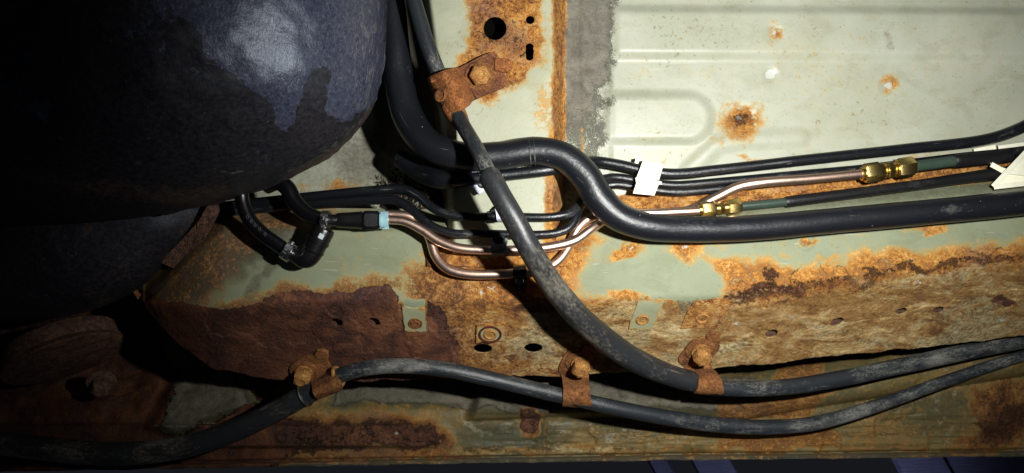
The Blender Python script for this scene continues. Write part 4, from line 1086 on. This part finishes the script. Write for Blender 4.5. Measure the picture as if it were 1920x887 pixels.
m = MB(); m.ribbon([(924, 446, .0565, 950, 444, .0565), (923, 452, .0600, 952, 450, .0600), (921, 459, .0665, 950, 457, .0665), (920, 468, .0690, 949, 467, .0690), (922, 476, .0670, 944, 474, .0670), (926, 480, .060, 943, 477, .060)], .0016, 6, 5, 16, .0006); m.build('bracket_strap', M['tabgrey'], k)
bolt(k, P(936, 450, .0602), unit((0, -.05, 1)), .0054, .004, 1.2, 'black', .4)
k = thing('pipe_clamp', P(974, 515, .045), 'black clamp with a hex bolt, holding the deepest copper loop to the rail', 'clamp')
m = MB(); m.ribbon([(962, 497, .048, 986, 495, .048), (962, 501, .059, 986, 499, .059), (962, 508, .0645, 987, 506, .0645), (962, 516, .0645, 987, 515, .0645), (962, 521, .058, 988, 520, .058), (961, 526, rw(961, 526, .004), 988, 526, rw(988, 526, .004)), (964, 538, rw(964, 538, .004), 986, 538, rw(986, 538, .004))], .0016, 6, 5, 17); m.build('clamp_strap', M['black'], k)
nn = rail_n(974, 527)
m = MB(); m.lathe(rail_p(974, 527, .003), nn, [(.0078, 0), (.0078, .001), (.0060, .0025), (.004, .0026)], 26); m.build('flange', M['black'], k)
m = MB(); m.hexnut(rail_p(974, 527, .0052), nn, .0052, .0045, .5, .15); m.lathe(rail_p(974, 527, .0094), nn, [(.0036, 0), (.0034, .0008), (.002, .0006)], 20); m.build('bolt_head', M['steel'], k)

# ------------------------------------------------------------------ white plastic clip and bracket
k = thing('line_clip', P(1213, 332, .0), 'white plastic clip gripping the three black lines', 'clip')
def quad(m, pts, w0, w1, bev=.0012):
    c = [P(x, y, w1) for x, y in pts]; d = [P(x, y, w1 - bev) for x, y in pts]; e = [P(x, y, w0) for x, y in pts]
    ce = np.mean(c, axis=0); c = [ce + (q - ce) * .955 for q in c]
    m.rings([e, d, c])
m = MB(); quad(m, [(1205, 301), (1245, 307), (1236, 338), (1192, 335)][::-1], .006, .0330); m.build('upper_jaw', M['white'], k)
m = MB(); quad(m, [(1193, 341), (1236, 345), (1227, 367), (1186, 363)][::-1], .006, .0300); m.build('lower_jaw', M['white'], k)
m = MB(); quad(m, [(1191, 333), (1240, 340), (1240, 346), (1192, 341)][::-1], .006, .0318, .0006); quad(m, [(1210, 338), (1241, 341), (1241, 346), (1215, 344)][::-1], .030, .0345, .0006); m.build('hinge_bar', M['white'], k)
m = MB(); quad(m, [(1208, 304), (1226, 306), (1225, 312), (1206, 310)][::-1], .030, .0342, .0005); quad(m, [(1228, 307), (1243, 309), (1242, 314), (1227, 312)][::-1], .030, .0342, .0005); m.build('latch', M['white'], k)
m = MB(); quad(m, [(1192, 297), (1204, 300), (1200, 310), (1189, 308)][::-1], .0, .018); m.build('side_stud', M['white'], k)

k = thing('line_bracket', P(1900, 310, .0), 'cream plastic bracket with triangular webs at the end of the joined pipes', 'bracket')
def bar(m, a, b, wid, h0, h1):         # a flat web from pixel a to pixel b
    d = np.array(b, float) - np.array(a, float); nrm = np.array((-d[1], d[0])) / np.hypot(*d) * wid
    quad(m, [tuple(np.array(a) + nrm), tuple(np.array(a) - nrm), tuple(np.array(b) - nrm), tuple(np.array(b) + nrm)], h0, h1, .0008)
for nm, segs in (('rear_wing', [((1826, 284), (1868, 276), 5, .006, .014)]), ('upper_wing', [((1872, 279), (1960, 267), 6, .006, .022)]), ('diagonal_web', [((1862, 350), (1925, 284), 5, .014, .047)]),
                 ('short_web', [((1858, 308), (1884, 322), 5, .010, .036)]), ('lower_web', [((1864, 351), (1960, 340), 4.5, .012, .047)]), ('middle_web', [((1890, 322), (1960, 330), 4, .012, .042)])):
    m = MB()
    for sgm in segs: bar(m, *sgm)
    m.build(nm, M['white'], k)
m = MB(); quad(m, [(1862, 350), (1960, 340), (1960, 284), (1917, 288)][::1], .008, .0365); m.build('web_plate', M['white'], k)
m = MB(); quad(m, [(1856, 305), (1862, 314), (1886, 328), (1892, 318)][::-1], .008, .034); m.build('corner_block', M['white'], k)

# ------------------------------------------------------------------ new hoses, check valve and quick connector
tube_thing('breather_hose', [(452, 352, .062, 13), (455, 380, .062, 13), (468, 412, .063, 13.5), (492, 438, .064, 13.5), (520, 458, .065, 13.5), (540, 472, .065, 13.5)], M['gloss'], 'shiny new rubber hose curving from the tank down to the elbow valve', 'hose', 24, 4, 0, 21)
tube_thing('breather_hose', [(500, 350, .040, 14), (520, 342, .047, 15), (538, 352, .052, 15.5), (552, 378, .056, 15.5), (575, 400, .060, 15), (604, 412, .063, 14), (616, 413, .063, 13)], M['gloss'], 'black rubber hose bending from behind the tank into the quick connector', 'hose', 24, 4, 0, 22)
bh = [o for o in col.objects if o.name == 'breather_hose'][0]
m = MB()
for px, py in ((467, 405), (474, 413), (481, 420), (490, 428), (500, 437)):
    c = P(px - 3, py + 2, .0725); a_, b_, n_ = frame(unit((-.35, -.25, 1)))
    m.tube3([c + .0013 * math.cos(q) * a_ + .0019 * math.sin(q) * b_ for q in np.linspace(0, 2 * math.pi, 13)], .00025, 5)
m.build('printed_marks', M['tabgrey2'], bh)
def hose_clamp(a, b, r, label, scr):
    k = thing('hose_clamp', P(*a), label, 'clamp')
    A, B = P(*a), P(*b); ax = unit(B - A); L = np.linalg.norm(B - A)
    m = MB(); m.lathe(A, ax, [(r * .96, 0), (r * 1.05, 0), (r * 1.05, L * .4), (r * 1.08, L * .42), (r * 1.05, L * .46), (r * 1.05, L), (r * .96, L)], 30); m.build('band', M['zinc'], k, smooth=30)
    u, v, t = frame(ax, (0, 0, 1)); d = unit(u * scr[0] + v * scr[1]); e = np.cross(ax, d)
    m = MB(); m.box(A + ax * L * .5 + d * r * 1.22, (ax, e, d), (L * .9, r * .7, r * .36), .0006); m.build('screw_housing', M['zinc'], k)
    m = MB(); m.hexnut(A + ax * L * .5 + d * r * 1.3 + e * r * .3, e, r * .34, r * .5, .2); m.lathe(A + ax * L * .5 + d * r * 1.3 - e * r * .7, e, [(r * .25, 0), (r * .25, r * .4)], 12); m.build('worm_screw', M['zinc'], k)
    m = MB()
    for i in range(5): m.box(A + ax * L * .5 + d * r * 1.06 * math.cos(.7 + i * .16) + e * r * 1.06 * math.sin(.7 + i * .16), (ax, unit(e * math.cos(.7 + i * .16) - d * math.sin(.7 + i * .16)), unit(d * math.cos(.7 + i * .16) + e * math.sin(.7 + i * .16))), (L * .5, r * .07, r * .05))
    m.build('band_teeth', M['black'], k)
hose_clamp((534, 468, .065), (548, 477, .065), .0094, 'bright steel hose clamp on the end of the shiny curved hose', (.5, .85))
hose_clamp((604, 412, .063), (618, 413, .063), .0094, 'bright steel hose clamp between the valve and the quick connector', (-.2, .95))
k = thing('check_valve', P(580, 465, .05), 'black plastic elbow valve with a small white label between two hose clamps', 'valve')
m = MB(); m.tube([(546, 475, .065, 12), (556, 481, .065, 13.5), (566, 485, .065, 17), (576, 484, .066, 19), (585, 474, .067, 19.5), (590, 464, .067, 19.5)], 3, 26); m.build('elbow', M['valve'], k, smooth=180)
m = MB()
A = P(586, 472, .067); B = P(607, 432, .068); ax = unit(B - A); L = np.linalg.norm(B - A)
r = rm(20, .067)
m.lathe(A, ax, [(r, 0), (r * 1.06, .001), (r * 1.06, L * .10), (r, L * .12), (r, L * .42), (r * 1.1, L * .44), (r * 1.1, L * .54), (r * 1.03, L * .56), (r * 1.03, L), (r * .95, L * 1.1), (r * .7, L * 1.14), (r * .2, L * 1.15)], 32); m.build('valve_body', M['valve'], k)
m = MB(); 
u, v, t = frame(ax, (0, 0, 1)); d = unit(np.array((.25, -.1, 1))); d = unit(d - ax * (d @ ax)); e = np.cross(ax, d)
m.box(A + ax * L * .80 + d * r * 1.0, (ax, e, d), (L * .22, r * .48, .0020), .0004); m.build('white_label', M['label'], k)
m = MB(); m.tube([(600, 440, .066, 12), (604, 426, .064, 12), (612, 415, .063, 12)], 3, 18); m.build('side_port', M['valve'], k, smooth=60)
k = thing('quick_connector', P(675, 413, .05), 'black quick connector with a light blue lock ring feeding both copper pipes', 'connector')
m = MB(); A = P(618, 413, .060); B = P(716, 413, .054); ax = unit(B - A); L = np.linalg.norm(B - A); r = rm(17, .055)
m.lathe(A, ax, [(r * .62, 0), (r * .66, L * .06), (r * .62, L * .10), (r * .8, L * .16), (r * .85, L * .3), (r * .92, L * .5), (r, L * .62)], 28); m.build('barrel', M['valve'], k, smooth=30)
m = MB(); u, v, t = frame(ax, (0, 0, 1)); m.box(A + ax * L * .80, (ax, u, v), (L * .36, r * 2.05, r * 2.0), .003); m.build('square_head', M['valve'], k)
m = MB(); c = B - ax * .001
for s0, s1 in ((.35, 2.4), (3.5, 5.9)):
    q = np.linspace(s0, s1, 14); ring = []
    for zz in (0, .008):
        ring.append([c + ax * zz + (u * math.cos(x) + v * math.sin(x)) * r * 1.04 for x in q] + [c + ax * zz + (u * math.cos(x) + v * math.sin(x)) * r * .62 for x in q[::-1]])
    m.rings(ring)
m.lathe(c - ax * .001, ax, [(r * 1.0, 0), (r * 1.0, .003), (r * .3, .0032)], 28)
m.build('lock_ring', M['cyan'], k)

# ------------------------------------------------------------------ dark spring mount in the lower left corner
k = thing('spring_mount', P(120, 650, -.10), 'dark rusty stacked discs of a mount in the shadow below the tank', 'mount')
def tilted_disc(m, a, b, w, r, t):     # a disc seen nearly edge on, its long axis from a to b
    A, B = P(*a, w), P(*b, w); c = (A + B) / 2; lx = unit(B - A)
    n = np.array((-lx[1], lx[0], 0)); n = -n if n[1] > 0 else n
    n = unit(n * .96 + np.array((0, 0, .24)))
    m.lathe(c, n, [(r * .5, -t * .5), (r * .97, -t * .5), (r, -t * .38), (r, t * .38), (r * .97, t * .5), (r * .3, t * .5)], 48)
m = MB(); tilted_disc(m, (20, 696), (215, 598), -.075, .062, .019); m.build('thick_disc', M['darkrust'], k, smooth=40)
m = MB(); tilted_disc(m, (10, 728), (236, 612), -.092, .070, .008); m.build('thin_disc', M['darkrust'], k, smooth=40)
m = MB(); A = P(150, 690, -.10); n = unit((.35, -.5, .75)); bolt(k, P(190, 716, -.090), n, .0115, .012, 1.5, 'darkrust', .2, .004)
m = MB(); m.tube([(8, 668, -.07, 9), (25, 655, -.06, 11), (42, 640, -.06, 9)], 3, 14, .02); m.build('stud', M['darkrust'], k, smooth=50)
m = MB(); m.ribbon([(248, 546, -.030, 256, 542, -.030), (268, 574, -.032, 277, 570, -.032), (288, 600, -.036, 297, 596, -.036), (306, 626, -.04, 311, 622, -.04)], .004, 3, 5, 41, .002)
tag(m.build('edge_strip', M['bracket']), 'narrow rusty strip beside the dark end of the rail', 'strip')

# ------------------------------------------------------------------ boards beyond the sill
pk = bpy.data.objects.new('board_ceiling', None); pk.location = W((0, -.5, -.6)); col.objects.link(pk); tag(pk, kind='structure')
rnd = random.Random(4)
for i, (x, wd, lw) in enumerate(((1225, .03, 0), (1325, .06, .01), (1715, .075, 0), (1835, .11, .006), (1950, .10, .012), (2080, .12, 0))):
    w_ = -.42 - lw
    m = MB(); A = P(x, 850, w_); dd_ = unit((.55, -1, 0)); e = unit((1, .55, 0))
    m.box(A + dd_ * .20, (e, dd_, (0, 0, 1)), (wd, .5, .018), .003)
    m.build('board', M['plank'], pk)
